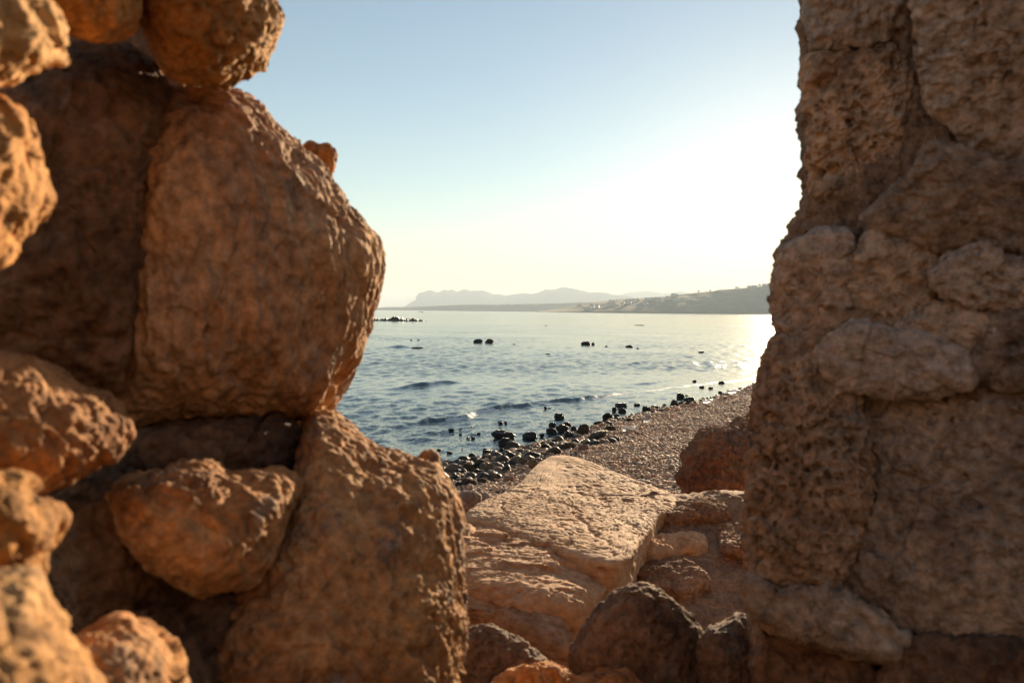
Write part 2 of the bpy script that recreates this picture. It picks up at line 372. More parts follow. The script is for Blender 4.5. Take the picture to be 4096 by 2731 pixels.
# ------------------------------------------------------------------ far land
def hill_mat(name, c1, c2, c3, sc):
    m, nt, b = new_mat(name)
    tc = nt.nodes.new('ShaderNodeTexCoord')
    n = noise(nt, tc.outputs['Object'], sc, 8, 0.65)
    nt.links.new(ramp(nt, n, [(0.35, c1), (0.5, c2), (0.66, c3)]), b.inputs['Base Color'])
    b.inputs['Roughness'].default_value = 0.95; b.inputs['Specular IOR Level'].default_value = 0.1
    return m
m_mtn = hill_mat('bare_mountain', (0.06, 0.06, 0.055), (0.08, 0.08, 0.07), (0.11, 0.10, 0.09), 0.004)
m_hill = hill_mat('scrub_hillside', (0.06, 0.06, 0.04), (0.10, 0.09, 0.06), (0.15, 0.13, 0.09), 0.02)
def ridge(name, prof, D, back, front, mat, seed, nz=0.05, cols=500, D1=None):
    """a range of hills: crest heights read off as bearings, then built as real relief D metres away"""
    prof = sorted(prof); px = np.array([p[0] for p in prof], float); py = np.array([p[1] for p in prof], float)
    xs = np.linspace(px[0], px[-1], cols); ys = np.interp(xs, px, py)
    Dd = np.interp(xs, [px[0], px[-1]], [D, D1 or D])
    base = np.array([raydepth(a, c, 1.0) - CAM for a, c in zip(xs, ys)])
    k = Dd / base[:, 1]
    wx = base[:, 0] * k; wz = CAM[2] + base[:, 2] * k
    ts = np.concatenate([np.linspace(-1, 0, 26), np.linspace(0, 1, 9)[1:]])
    rows = []
    for t in ts:
        if t <= 0: dy = t * front; hh = (1 + t) ** 0.85
        else: dy = t * back; hh = (1 - t)
        pts = np.stack([wx * (1 + dy / Dd), Dd + dy, np.zeros(cols)], 1)
        q = pts / (D * 0.02) + seed
        n = ridged(q * [1, .6, 1], 4) * nz * (1 - (1 + t if t < 0 else 1 - t) ** 3) * 1.2
        pts[:, 2] = wz * np.maximum(hh + n * 0.8 - (0.03 if abs(t) == 1 else 0), -0.05)
        if abs(t) == 1: pts[:, 2] = -6
        pts[:, 0] += D * 0.004 * fbm(q, 2) * (t != 0)
        rows.append(pts)
    V = np.concatenate(rows)
    me = make_mesh(name, V, grid_faces(len(ts), cols), mat)
    o = link(name, me); tag(o, kind='structure'); return o
cape = [(1616, 1242), (1617, 1227), (1640, 1212), (1663, 1199), (1665, 1185), (1674, 1173), (1689, 1168), (1695, 1168.5), (1710, 1161), (1725, 1160.5), (1752, 1170.5), (1779, 1157.5), (1792, 1162), (1807, 1157), (1829, 1167.4), (1850, 1158), (1863, 1157.5), (1884, 1163), (1909, 1162), (1932, 1161.7), (1951, 1168), (1974, 1176.6), (1997, 1177), (2024, 1182), (2058, 1177), (2089, 1172), (2127, 1176), (2154, 1170), (2181, 1157), (2204, 1159), (2227, 1155), (2248, 1147.5), (2276, 1151), (2299, 1155), (2338, 1163), (2357, 1170), (2392, 1168), (2430, 1172), (2449, 1178), (2476, 1180), (2560, 1190), (2700, 1205), (2900, 1225)]
ridge('mountain', cape, 11000, 3000, 950, m_mtn, 3.1, nz=0.035)
far2 = [(2380, 1200), (2449, 1184), (2476, 1180), (2491, 1175), (2518, 1168), (2564, 1166), (2591, 1163), (2629, 1168), (2648, 1173), (2667, 1170), (2686, 1172.7), (2702, 1165), (2732, 1164), (2751, 1170), (2771, 1170), (2850, 1172), (3000, 1170), (3300, 1165), (3600, 1200)]
ridge('mountain', far2, 15500, 2500, 1000, m_mtn, 9.1, nz=0.035)
lowl = [(1300, 1236), (1420, 1232), (1480, 1232), (1553, 1228), (1645, 1228), (1744, 1224), (1821, 1220), (1897, 1218), (1974, 1219), (2050, 1217.5), (2127, 1216), (2204, 1214), (2299, 1211), (2396, 1207), (2500, 1204), (2700, 1200), (2900, 1200)]
ridge('hill', lowl, 5200, 1500, 160, m_hill, 5.5, nz=0.015)
hill_prof = [(2150, 1244), (2230, 1236), (2299, 1222), (2350, 1211), (2396, 1206), (2434, 1202.6), (2472, 1196), (2530, 1193), (2606, 1190), (2663, 1185), (2702, 1178), (2759, 1173.5), (2794, 1169), (2855, 1164), (2874, 1158.5), (2928, 1155), (2981, 1150.5), (3027, 1147), (3065, 1140), (3096, 1136), (3250, 1125), (3500, 1110), (3800, 1120)]
HD = 3000
hillo = ridge('hill', hill_prof, HD, 1500, 480, m_hill, 7.7, nz=0.018, cols=600)

# haze over the whole bay
hm = bpy.data.materials.new('sea_haze'); hm.use_nodes = True; ht = hm.node_tree
ht.nodes.remove(ht.nodes['Principled BSDF'])
pv = ht.nodes.new('ShaderNodeVolumePrincipled'); pv.inputs['Color'].default_value = (0.74, 0.88, 1.0, 1)
pv.inputs['Density'].default_value = 0.000125; pv.inputs['Anisotropy'].default_value = 0.05
ht.links.new(pv.outputs[0], ht.nodes['Material Output'].inputs['Volume'])
hb = np.array([[sx, sy, sz] for sx in (-21000, 21000) for sy in (-4500, 25000) for sz in (-8, 430)], float)
hf = [(0, 1, 3, 2), (4, 6, 7, 5), (0, 4, 5, 1), (2, 3, 7, 6), (0, 2, 6, 4), (1, 5, 7, 3)]
haze = link('haze', make_mesh('haze', hb, hf, hm, smooth=False)); tag(haze, kind='stuff')

# ------------------------------------------------------------------ foreground rock builder
def outline_rock(name, poly, D=None, plane=None, tf=0.2, tb=0.2, box=0.8, nseg=240, nring=110, tilt=(0, 0), mat='left',
                 lump=0.06, ridge_a=0.03, pit=0.008, fine=0.0024, chip=0.0045, crack=0.004, pth=0.22, freq=1.0, seed=0.0, parent=None, shrink=0.985, stretch=(1, 1, 1)):
    poly = np.array(poly, float)
    c = poly.mean(0)
    # polygon centroid
    xx, yy = poly[:, 0], poly[:, 1]; x2, y2 = np.roll(xx, -1), np.roll(yy, -1)
    cr = xx * y2 - x2 * yy; A = cr.sum() / 2
    c = np.array([((xx + x2) * cr).sum(), ((yy + y2) * cr).sum()]) / (6 * A)
    if plane is None:
        w = -ray(*c); P0 = CAM - w * D
        up = np.array([0, 0, 1.0])
    else:
        P0, w = (np.array(v, float) for v in plane); w /= np.linalg.norm(w)
        d = ray(*c); P0 = CAM + d * (np.dot(P0 - CAM, w) / np.dot(d, w)); up = np.array([0, 1.0, 0])
    e1 = np.cross(up, w); e1 /= np.linalg.norm(e1); e2 = np.cross(w, e1)
    uv = []
    for a, bq in poly:
        d = ray(a, bq); p = CAM + d * (np.dot(P0 - CAM, w) / np.dot(d, w)) - P0
        uv.append((p @ e1, p @ e2))
    uv = np.array(uv)
    # radius of the outline per angle (farthest crossing)
    th = np.linspace(0, 2 * math.pi, nseg, endpoint=False); R = np.zeros(nseg)
    dx, dy = np.cos(th), np.sin(th)
    for i in range(len(uv)):
        a = uv[i]; bq = uv[(i + 1) % len(uv)]; e = bq - a
        den = dx * e[1] - dy * e[0]; den = np.where(np.abs(den) < 1e-12, 1e-12, den)
        t = (a[0] * e[1] - a[1] * e[0]) / den; sgm = (a[0] * dy - a[1] * dx) / den
        ok = (sgm >= -1e-6) & (sgm <= 1 + 1e-6) & (t > 0)
        R = np.where(ok, np.maximum(R, t), R)
    k = max(1, nseg // 90); R = np.convolve(np.concatenate([R[-k:], R, R[:k]]), np.ones(2 * k + 1) / (2 * k + 1), 'valid') * shrink
    # rings from the pole facing us to the far pole, most of them where we look
    
    phd = np.linspace(1e-7, math.pi - 1e-7, 40001)
    rm_ = float(R.mean()); rd_ = np.sin(phd) ** box * rm_; cd = np.cos(phd); hd_ = np.sign(cd) * np.abs(cd) ** box * np.where(cd > 0, tf, tb)
    ds = np.hypot(np.diff(rd_), np.diff(hd_)) * np.where(phd[1:] < math.pi * 0.53, 1.0, 0.4); al = np.concatenate([[0], np.cumsum(ds)]); al /= al[-1]
    ph = np.interp(np.linspace(0.0015, 0.9985, nring), al, phd)
    rho = np.sin(ph) ** box; hh = np.sign(np.cos(ph)) * np.abs(np.cos(ph)) ** box
    hh = np.where(hh > 0, hh * tf, hh * tb)
    U = rho[:, None] * (R * dx)[None]; Vv = rho[:, None] * (R * dy)[None]
    Wd = np.repeat(hh[:, None], nseg, 1) + (U * tilt[0] + Vv * tilt[1]) * np.cos(ph / 2)[:, None] ** 2
    Pn = (U[..., None] * e1 + Vv[..., None] * e2 + Wd[..., None] * w).reshape(-1, 3)
    F = grid_faces(nring, nseg, True)[:, ::-1]
    if F is not None:
        Nn = normals(Pn, F)
        if np.mean((Pn * Nn).sum(1)) < 0: F = F[:, ::-1]; Nn = -Nn
    Rm = float(np.sqrt(abs(np.mean(R ** 2))))
    wp = (Pn + P0 * 0.37 + seed * 3.7)
    q = wp * np.array(stretch)
    L = freq / 0.35
    d = lump * Rm * fbm(q * 1.1 * L, 3)
    rg = ridged(q * 2.6 * L + 5, 4)
    d += ridge_a * Rm * (rg - 0.6) * 0.45
    wq = q + 0.012 / freq * np.stack([perlin(q * 22 * freq), perlin(q * 22 * freq + 50), perlin(q * 22 * freq + 90)], 1)
    d += chip / freq * (facets(wq * 7 * freq, 4.4) + 0.45 * facets(wq * 17 * freq, 8.8))
    # chipped flat facets
    fc = perlin(q * 1.7 * L + 9.1); d -= 0.5 * lump * Rm * np.maximum(fc - 0.15, 0) * 1.8
    pn = perlin(q * 34 * freq + 3.3) ; pn2 = perlin(q * 75 * freq + 8.8)
    pm = sstep(-0.25, 0.35, perlin(q * 4.2 * freq + 1.1))
    ck = np.abs(perlin(wq * 3.1 * freq + 6.6) + 0.05 * perlin(q * 30 * freq)); cm = sstep(0.0, 0.25, perlin(q * 1.9 * freq + 2.9))
    d -= crack * (1 - sstep(0.0, 0.03, ck)) * cm * 2.0
    pn3 = perlin(q * 150 * freq + 2.2)
    d -= pit * (sstep(pth, pth + 0.2, pn) * pm * 1.0 + sstep(pth, pth + 0.2, pn2) * (0.25 + 0.4 * pm) + sstep(0.2, 0.4, pn3) * 0.22)
    d += fine * fbm(q * 55 * freq, 4, gain=0.6) * 1.4 + fine * 1.6 * ridged(q * 16 * freq, 3) * 0.8
    Pd = Pn + Nn * d[:, None]
    # close poles
    V = np.concatenate([Pd, [Pd[:nseg].mean(0)], [Pd[-nseg:].mean(0)]])
    me = bpy.data.meshes.new(name)
    ia = len(Pd); i = np.arange(nseg); j = (i + 1) % nseg
    flip = F[0][1] != 1
    cap = np.stack([np.full(nseg, ia), i, j, j], 1)
    capT = [(ia, int(a), int(b_)) for a, b_ in zip(i, j)]; base = (nring - 1) * nseg
    capB = [(ia + 1, int(base + b_), int(base + a)) for a, b_ in zip(i, j)]
    # orientation of caps follows F: F row starts (r*nc+c, ...)
    if F[0][0] == 0 and F[0][1] == 1: capT = [t[::-1] for t in capT]; capB = [t[::-1] for t in capB]
    tri = np.array(capT + capB, np.int32)
    loops = np.concatenate([F.ravel(), tri.ravel()]).astype(np.int32)
    tot = np.concatenate([np.full(len(F), 4), np.full(len(tri), 3)]).astype(np.int32)
    st = np.concatenate([[0], np.cumsum(tot)[:-1]]).astype(np.int32)
    me.vertices.add(len(V)); me.vertices.foreach_set('co', V.astype(np.float32).ravel())
    me.loops.add(len(loops)); me.loops.foreach_set('vertex_index', loops)
    me.polygons.add(len(tot)); me.polygons.foreach_set('loop_start', st); me.polygons.foreach_set('loop_total', tot)
    me.polygons.foreach_set('use_smooth', np.ones(len(tot), dtype=bool))
    me.update(calc_edges=True)
    me.materials.append(M[mat])
    return link(name, me, parent, P0)

def boulder(label, poly, D, cat='boulder', name='boulder', group=None, **k):
    o = outline_rock(name, poly, D, **k); return tag(o, label, cat, group)

# ---- left stack
G = 'boulders stacked on the left of the opening'
boulder('largest boulder of the left stack, its rounded right flank jutting into the sky', [(690,368),(800,366),(930,372),(985,400),(1045,450),(1100,510),(1165,590),(1250,660),(1315,730),(1370,810),(1415,870),(1465,915),(1505,960),(1520,1010),(1517,1080),(1500,1150),(1480,1230),(1450,1330),(1420,1400),(1380,1480),(1330,1570),(1280,1630),(1200,1650),(1100,1640),(900,1665),(700,1685),(540,1675),(440,1600),(405,1500),(430,1300),(460,1000),(510,700),(560,480),(625,385)],
        1.12, tf=0.245, tb=0.16, box=0.9, nseg=560, nring=240, tilt=(-0.32, -0.1), mat='leftpale', seed=1.0, group=G, lump=0.065, ridge_a=0.085, stretch=(1.25, 1, 0.5), shrink=0.975)
boulder('small knob of stone perched on the right shoulder of the largest left boulder', [(1215,590),(1240,574),(1290,582),(1318,572),(1345,605),(1340,640),(1330,690),(1290,690),(1230,650)], 1.16, cat='stone', name='stone', tf=0.03, tb=0.03, nseg=90, nring=50, seed=2, lump=0.08, pit=0.003, fine=0.002)
boulder('overhanging porous boulder on top of the left stack, cut by the top edge', [(545,-200),(545,50),(600,180),(660,280),(720,320),(830,345),(910,357),(960,320),(1060,272),(1090,170),(1122,95),(1100,40),(1070,-30),(1020,-200),(800,-260)],
        0.95, tf=0.15, tb=0.16, box=0.8, nseg=340, nring=150, seed=3.2, tilt=(-0.4, 0.2), mat='left2', group=G, pit=0.012, ridge_a=0.07)
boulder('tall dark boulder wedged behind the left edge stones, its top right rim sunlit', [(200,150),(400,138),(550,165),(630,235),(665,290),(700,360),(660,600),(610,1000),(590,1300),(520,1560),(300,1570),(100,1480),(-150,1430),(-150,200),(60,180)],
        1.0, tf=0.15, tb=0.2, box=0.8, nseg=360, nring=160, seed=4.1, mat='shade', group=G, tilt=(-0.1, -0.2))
boulder('ochre stone with a sunlit pitted underside at the very top left', [(120,-200),(150,10),(260,95),(350,150),(440,160),(520,120),(550,60),(560,-50),(540,-200)],
        0.80, tf=0.09, tb=0.12, nseg=220, nring=100, seed=5.3, freq=1.2, chip=0.007, fine=0.0018, lump=0.14, pth=0.32, tilt=(-0.5, 0.2), mat='left2', group=G, pit=0.012)
boulder('sunlit craggy boulder in the top left corner of the stack', [(-260,-180),(60,-80),(180,20),(240,110),(275,190),(292,262),(262,275),(200,270),(60,310),(-260,360)],
        0.66, tf=0.10, tb=0.12, nseg=240, nring=110, seed=6.7, freq=1.2, chip=0.007, fine=0.0018, lump=0.14, pth=0.32, tilt=(-0.8, 0), mat='left2', group=G, pit=0.004, ridge_a=0.05)
boulder('sunlit pitted boulder cut by the left edge beside the tall dark one', [(-260,360),(0,385),(95,440),(118,540),(190,700),(192,800),(135,920),(60,960),(0,1040),(-260,1120)],
        0.66, tf=0.11, tb=0.12, nseg=260, nring=110, seed=7.9, freq=1.2, chip=0.007, fine=0.0018, lump=0.14, pth=0.32, tilt=(-0.9, 0), mat='left2', group=G, pit=0.004, ridge_a=0.05)
boulder('rounded boulder half in sun at the left edge under the tall dark one', [(-260,1420),(0,1413),(160,1430),(250,1500),(370,1570),(440,1560),(470,1610),(540,1680),(545,1750),(500,1830),(400,1870),(300,1920),(180,1972),(80,1975),(-260,1930)],
        0.74, tf=0.12, tb=0.13, nseg=300, nring=130, seed=8.3, tilt=(-0.6, 0), mat='left', group=G, ridge_a=0.05)
boulder('flat stone pinched under the largest left boulder', [(500,1740),(700,1700),(900,1680),(1100,1655),(1180,1668),(1216,1720),(1215,1800),(1180,1880),(1000,1920),(560,1900)],
        1.02, cat='stone', name='stone', tf=0.10, tb=0.16, nseg=260, nring=100, seed=9.1, tilt=(-0.4, -0.3), mat='dark', ridge_a=0.06)
boulder('brown rounded stone with a sunlit crumbly upper rim in the middle of the left stack', [(420,1980),(480,1920),(640,1890),(750,1838),(850,1850),(920,1900),(1050,1888),(1130,1888),(1196,1930),(1190,1980),(1140,2080),(1080,2230),(980,2330),(800,2360),(640,2270),(480,2150)],
        0.86, tf=0.13, tb=0.12, nseg=300, nring=130, seed=10.4, tilt=(-0.35, -0.65), mat='left', group=G, ridge_a=0.05, pit=0.008)
boulder('broad lower boulder of the left stack with a rough sunlit right edge', [(1290,1608),(1380,1650),(1440,1710),(1500,1760),(1620,1800),(1740,1828),(1780,1880),(1820,1930),(1850,2000),(1870,2150),(1875,2300),(1872,2400),(1888,2480),(1875,2560),(1860,2650),(1850,3000),(1300,3080),(780,3000),(790,2700),(860,2500),(960,2300),(1080,2080),(1150,1900),(1195,1750),(1215,1640)],
        1.02, tf=0.22, tb=0.15, box=0.9, nseg=560, nring=230, seed=11.6, shrink=0.955, mat='left', group=G, tilt=(-0.32, -0.2), ridge_a=0.05, pit=0.008)
boulder('small nub of stone on the shoulder of the broad lower boulder', [(1680,1830),(1700,1806),(1728,1800),(1752,1822),(1756,1860),(1720,1880),(1690,1865)], 1.04, cat='stone', name='stone', tf=0.014, tb=0.016, nseg=70, nring=40, seed=2.6, lump=0.06, pit=0.002, fine=0.001)
boulder('bright sunlit craggy stone on the left edge above the bottom corner', [(-260,1930),(20,1945),(90,1955),(120,2000),(200,2012),(278,2062),(240,2170),(195,2215),(190,2290),(120,2340),(-260,2420)],
        0.58, tf=0.09, tb=0.09, nseg=240, nring=110, seed=12.2, freq=1.2, chip=0.007, fine=0.0018, lump=0.14, pth=0.32, tilt=(-0.9, -0.2), mat='left2', group=G, pit=0.005, ridge_a=0.06)
boulder('blurred bright boulder filling the bottom left corner', [(-300,2330),(60,2310),(140,2290),(180,2400),(230,2500),(320,2620),(400,2740),(430,3000),(-300,3000)],
        0.48, tf=0.08, tb=0.09, nseg=260, nring=120, seed=13.8, freq=1.2, chip=0.007, fine=0.0018, lump=0.14, pth=0.32, tilt=(-0.9, -0.3), mat='left2', group=G, pit=0.004, ridge_a=0.07)
boulder('small stone with a sunlit right side beside the bottom left corner boulder', [(300,2560),(400,2510),(500,2458),(580,2500),(620,2560),(685,2620),(702,2740),(680,2900),(300,2900)],
        0.64, cat='stone', name='stone', tf=0.08, tb=0.08, nseg=200, nring=90, seed=14.5, freq=1.2, chip=0.007, fine=0.0018, lump=0.14, pth=0.32, tilt=(-0.7, -0.2), mat='left', pit=0.005)
for i, (lb, pl, D) in enumerate([
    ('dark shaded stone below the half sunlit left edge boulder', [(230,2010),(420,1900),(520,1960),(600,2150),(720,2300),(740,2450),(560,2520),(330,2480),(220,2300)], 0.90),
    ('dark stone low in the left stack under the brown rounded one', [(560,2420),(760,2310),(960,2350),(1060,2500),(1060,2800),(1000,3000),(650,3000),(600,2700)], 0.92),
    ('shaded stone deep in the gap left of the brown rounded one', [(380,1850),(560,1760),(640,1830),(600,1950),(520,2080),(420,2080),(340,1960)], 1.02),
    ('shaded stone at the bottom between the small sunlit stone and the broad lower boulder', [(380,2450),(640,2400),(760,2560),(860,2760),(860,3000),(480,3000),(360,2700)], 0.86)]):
    boulder(lb, pl, D, cat='stone', name='stone', tf=0.1, tb=0.1, nseg=180, nring=80, seed=20 + i * 1.7, mat='dark', ridge_a=0.04)  # dark material puts the shade of the gaps into these stones' colour
# rubble core behind the stack
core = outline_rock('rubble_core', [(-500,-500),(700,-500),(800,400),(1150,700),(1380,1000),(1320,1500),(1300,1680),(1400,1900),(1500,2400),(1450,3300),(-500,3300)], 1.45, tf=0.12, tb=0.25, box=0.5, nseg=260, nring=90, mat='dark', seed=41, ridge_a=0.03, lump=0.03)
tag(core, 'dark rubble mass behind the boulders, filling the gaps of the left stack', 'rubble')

# ---- sill
pz = lambda z: ((0, 2, z), (0, 0, 1))
S = dict(nseg=380, nring=170)
slab = outline_rock('stone_slab', [(1850,2080),(1900,2040),(2050,1960),(2130,1890),(2200,1832),(2250,1828),(2330,1845),(2450,1895),(2580,1945),(2690,1985),(2722,2010),(2700,2060),(2640,2090),(2610,2150),(2560,2200),(2530,2260),(2480,2300),(2380,2290),(2250,2240),(2120,2190),(1980,2130),(1860,2100)],
    plane=((0, 2, 1.915), (0.04, 0.03, 1)), tf=0.025, tb=0.16, box=0.27, crack=0.0025, nseg=480, nring=260, mat='slab', lump=0.014, ridge_a=0.006, pit=0.013, pth=0.34, fine=0.0007, chip=0.0018, freq=0.75, seed=51, shrink=0.97)
tag(slab, 'large flat pale sandstone slab with pitted top lying across the sill', 'slab')
slab2 = outline_rock('stone_slab', [(1760,2150),(1880,2115),(2000,2150),(2150,2200),(2280,2260),(2400,2310),(2450,2380),(2380,2450),(2260,2500),(2100,2480),(1960,2440),(1780,2400)],
    plane=((0, 2, 1.885), (0.12, 0.0, 1)), tf=0.04, tb=0.12, box=0.5, nseg=380, nring=190, mat='slab', lump=0.06, ridge_a=0.045, pit=0.010, pth=0.34, fine=0.0012, chip=0.008, freq=0.8, stretch=(0.7,1.2,1), seed=52)
tag(slab2, 'layered sloping slab in front of the large pale slab, beside the left stack', 'slab')
slab3 = outline_rock('stone_slab', [(1760,2420),(1880,2400),(2020,2400),(2150,2440),(2240,2520),(2290,2600),(2270,2660),(2180,2640),(2050,2560),(1880,2500),(1760,2500)],
    plane=((0, 1.5, 1.865), (0.17, 0.0, 1)), tf=0.04, tb=0.14, box=0.5, nseg=320, nring=150, mat='slab', lump=0.045, ridge_a=0.03, pit=0.009, pth=0.34, fine=0.0012, chip=0.008, freq=0.8, stretch=(0.7,1.2,1), seed=53)
tag(slab3, 'lowest sloping slab with orange shaded front edge beside the left stack', 'slab')
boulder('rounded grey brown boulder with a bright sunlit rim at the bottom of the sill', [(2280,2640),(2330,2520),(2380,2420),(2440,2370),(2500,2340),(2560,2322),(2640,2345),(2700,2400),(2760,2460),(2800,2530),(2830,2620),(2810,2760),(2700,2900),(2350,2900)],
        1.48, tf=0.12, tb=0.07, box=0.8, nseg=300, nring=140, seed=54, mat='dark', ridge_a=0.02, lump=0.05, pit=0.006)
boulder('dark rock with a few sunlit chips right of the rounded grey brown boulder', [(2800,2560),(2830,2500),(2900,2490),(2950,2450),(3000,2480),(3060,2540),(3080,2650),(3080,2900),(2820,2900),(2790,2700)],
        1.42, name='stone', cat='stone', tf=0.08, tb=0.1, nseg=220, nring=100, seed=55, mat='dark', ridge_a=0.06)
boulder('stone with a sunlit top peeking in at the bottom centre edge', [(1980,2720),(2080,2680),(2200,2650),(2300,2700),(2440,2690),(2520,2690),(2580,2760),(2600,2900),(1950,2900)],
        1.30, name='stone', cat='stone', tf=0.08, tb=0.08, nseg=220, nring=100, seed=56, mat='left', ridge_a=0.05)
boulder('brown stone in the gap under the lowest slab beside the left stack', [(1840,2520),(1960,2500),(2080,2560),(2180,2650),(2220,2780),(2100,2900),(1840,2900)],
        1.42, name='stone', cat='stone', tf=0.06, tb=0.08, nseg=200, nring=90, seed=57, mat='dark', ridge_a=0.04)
o = outline_rock('stone', [(2560,2190),(2640,2160),(2740,2145),(2810,2165),(2820,2200),(2790,2225),(2700,2230),(2620,2250),(2570,2240)], plane=((0, 2, 1.855), (0.05, -0.05, 1)), tf=0.025, tb=0.1, box=0.6, lump=0.16, chip=0.012, nseg=180, nring=90, mat='slab', seed=58, ridge_a=0.1)
tag(o, 'small pale crumpled stone set in the earth right of the large slab', 'stone')
o = outline_rock('stone', [(2640,2080),(2700,2050),(2800,2020),(2860,2012),(2910,2030),(2930,2065),(2880,2080),(2760,2085),(2680,2100)], plane=((0, 2, 1.88), (0, 0, 1)), tf=0.03, tb=0.1, box=0.75, lump=0.12, chip=0.01, nseg=180, nring=90, mat='earth', seed=59, ridge_a=0.05)
tag(o, 'brown domed stone at the back of the sill below the red outcrop', 'stone')
for i, (lb, pl, z) in enumerate([
    ('smooth low stone in the sill earth against the right wall', [(2870,2110),(2960,2090),(3040,2110),(3060,2190),(2980,2230),(2890,2200)], 1.862),
    ('low stone half buried in the sill earth behind the rounded boulder', [(2560,2260),(2700,2240),(2800,2270),(2830,2330),(2740,2380),(2600,2350),(2540,2310)], 1.832)]):
    o = outline_rock('stone', pl, plane=pz(z), tf=0.018, tb=0.1, box=0.65, lump=0.12, chip=0.01, nseg=160, nring=80, mat='earth', seed=60 + i, ridge_a=0.05); tag(o, lb, 'stone')
# earth bed of the sill: heightfield patch
xs = np.linspace(-1.6, 2.6, 420); ys = np.linspace(0.55, 4.6, 420); Xg, Yg = np.meshgrid(xs, ys)
Pg = np.stack([Xg.ravel(), Yg.ravel(), 0 * Xg.ravel()], 1)
lim = 2.5 + 0.12 * np.clip(Pg[:, 0], -1, 2.5)
drop = sstep(0, 0.9, Pg[:, 1] - lim); dropn = sstep(0.9, 0.55, Pg[:, 1])
zz = 1.78 + 0.014 * fbm(Pg * 2.2, 3) + 0.009 * facets(Pg * 7) + 0.005 * fbm(Pg * 40, 4) + 0.004 * facets(Pg * 28) + sstep(0.2, 0.45, Pg[:, 0]) * (0.152 * np.clip((Pg[:, 1] - 1.55) / 1.1, 0, 1) - 0.018)
edge = sstep(-1.6, -1.2, Pg[:, 0]) * sstep(2.6, 2.2, Pg[:, 0])
k = (1 - drop) * (1 - dropn) * edge
gz = ground_z(Pg[:, 0], Pg[:, 1]) - 0.15
Pg[:, 2] = gz + (zz - gz) * k
o = link('earth_bank', make_mesh('earth_bank', Pg, grid_faces(420, 420), M['earth'])); tag(o, kind='structure')

# ---- right wall: stones bedded in earth mortar
wall = bpy.data.objects.new('ruined_wall', None); COL.objects.link(wall)
wloc = raydepth(3700, 1400, 1.4); wall.location = (float(wloc[0]), float(wloc[1]), 0.9)
tag(wall, 'ruined rubble stone wall with earth mortar filling the right side of the opening', 'wall')
def wstone(poly, D, mat='right', name='stone', label=None, **k):
    kk = dict(tf=0.05, tb=0.22, box=0.36, nseg=240, nring=110, lump=0.03, ridge_a=0.02, pit=0.008, fine=0.003, chip=0.006, shrink=1.02)
    kk.update(k)
    if kk['tb'] == 0.22 and 'shrink' not in k: D = 1.165 + (D - 1.165) * 0.45; kk['shrink'] = 1.06
    o = outline_rock(name, poly, D, mat=mat, **kk)
    wl = Vector(wall.location); o.parent = wall; o.location = o.location - wl
    if label: o['label'] = label
    return o
wstone([(3228,-260),(3226,60),(3238,180),(3225,205),(3330,215),(3480,200),(3640,120),(3660,-260)], 1.27, seed=71, shrink=0.965, nseg=240)
wstone([(3240,215),(3226,250),(3223,400),(3230,560),(3234,650),(3230,760),(3222,815),(3260,850),(3420,840),(3560,800),(3640,700),(3700,560),(3740,400),(3700,260),(3560,190),(3400,205)], 1.25, seed=72, shrink=0.965, nseg=420, nring=190, pit=0.013, box=0.55)
wstone([(3225,800),(3190,920),(3182,960),(3240,990),(3380,960),(3460,880),(3430,830),(3300,810)], 1.33, seed=73, shrink=0.965, mat='right2', nseg=160, nring=80)
wstone([(3112,1010),(3128,985),(3200,952),(3300,910),(3390,930),(3430,1040),(3410,1180),(3430,1280),(3350,1320),(3230,1335),(3140,1352),(3122,1340),(3108,1230),(3106,1100)], 1.18, seed=74, shrink=0.965, nseg=280, nring=130, mat='right', label='orange brown stone with pale crusty patch')
wstone([(3128,1362),(3200,1345),(3290,1330),(3350,1420),(3420,1560),(3470,1800),(3450,2050),(3390,2270),(3300,2340),(3150,2335),(3020,2312),(2985,2150),(2990,2000),(3020,1850),(3042,1620),(3072,1460)], 1.13, seed=75, nseg=480, nring=210, pit=0.020, box=0.6, label='porous honeycombed stone')
wstone([(3270,1440),(3330,1350),(3450,1310),(3600,1335),(3750,1370),(3860,1430),(3870,1530),(3720,1575),(3500,1575),(3380,1560)], 1.13, seed=76, mat='right', nseg=260, nring=120, tf=0.05, pit=0.004, label='smooth oblong stone')
wstone([(3440,1600),(3600,1560),(3850,1570),(4050,1520),(4350,1500),(4450,1900),(4400,2350),(4100,2560),(3800,2540),(3560,2480),(3400,2360),(3430,2200),(3470,2000),(3480,1800)], 1.20, seed=77, mat='right2', nseg=420, nring=190, pit=0.008, lump=0.06)
wstone([(3000,2330),(3150,2350),(3320,2350),(3420,2400),(3600,2520),(3560,2620),(3350,2590),(3150,2540),(3040,2470),(3005,2400)], 1.16, seed=78, mat='right2', nseg=240, nring=100)
wstone([(3420,1010),(3520,960),(3680,980),(3760,1080),(3720,1200),(3620,1290),(3480,1310),(3430,1250),(3410,1130)], 1.20, seed=79, mat='right2', nseg=240, nring=110, pit=0.012)
wstone([(3560,1330),(3680,1250),(3790,1200),(3940,1260),(3990,1330),(3880,1400),(3740,1370)], 1.18, seed=80, mat='right', nseg=200, nring=90)
wstone([(3720,1080),(3800,1000),(3960,980),(4120,1060),(4200,1180),(4080,1250),(3900,1240),(3780,1190)], 1.15, seed=81, mat='right', nseg=240, nring=100, tf=0.05)
wstone([(3960,1270),(4150,1240),(4400,1150),(4450,1480),(4200,1540),(4000,1530),(3880,1450)], 1.17, seed=82, mat='right2', nseg=240, nring=100)
wstone([(3650,-260),(3670,120),(3700,260),(3750,420),(3860,560),(4020,640),(4200,620),(4450,540),(4500,-260)], 1.20, seed=84, mat='right', nseg=420, nring=190, pit=0.008, tf=0.04, box=0.3, lump=0.05, label='large block of pinkish and grey stone')
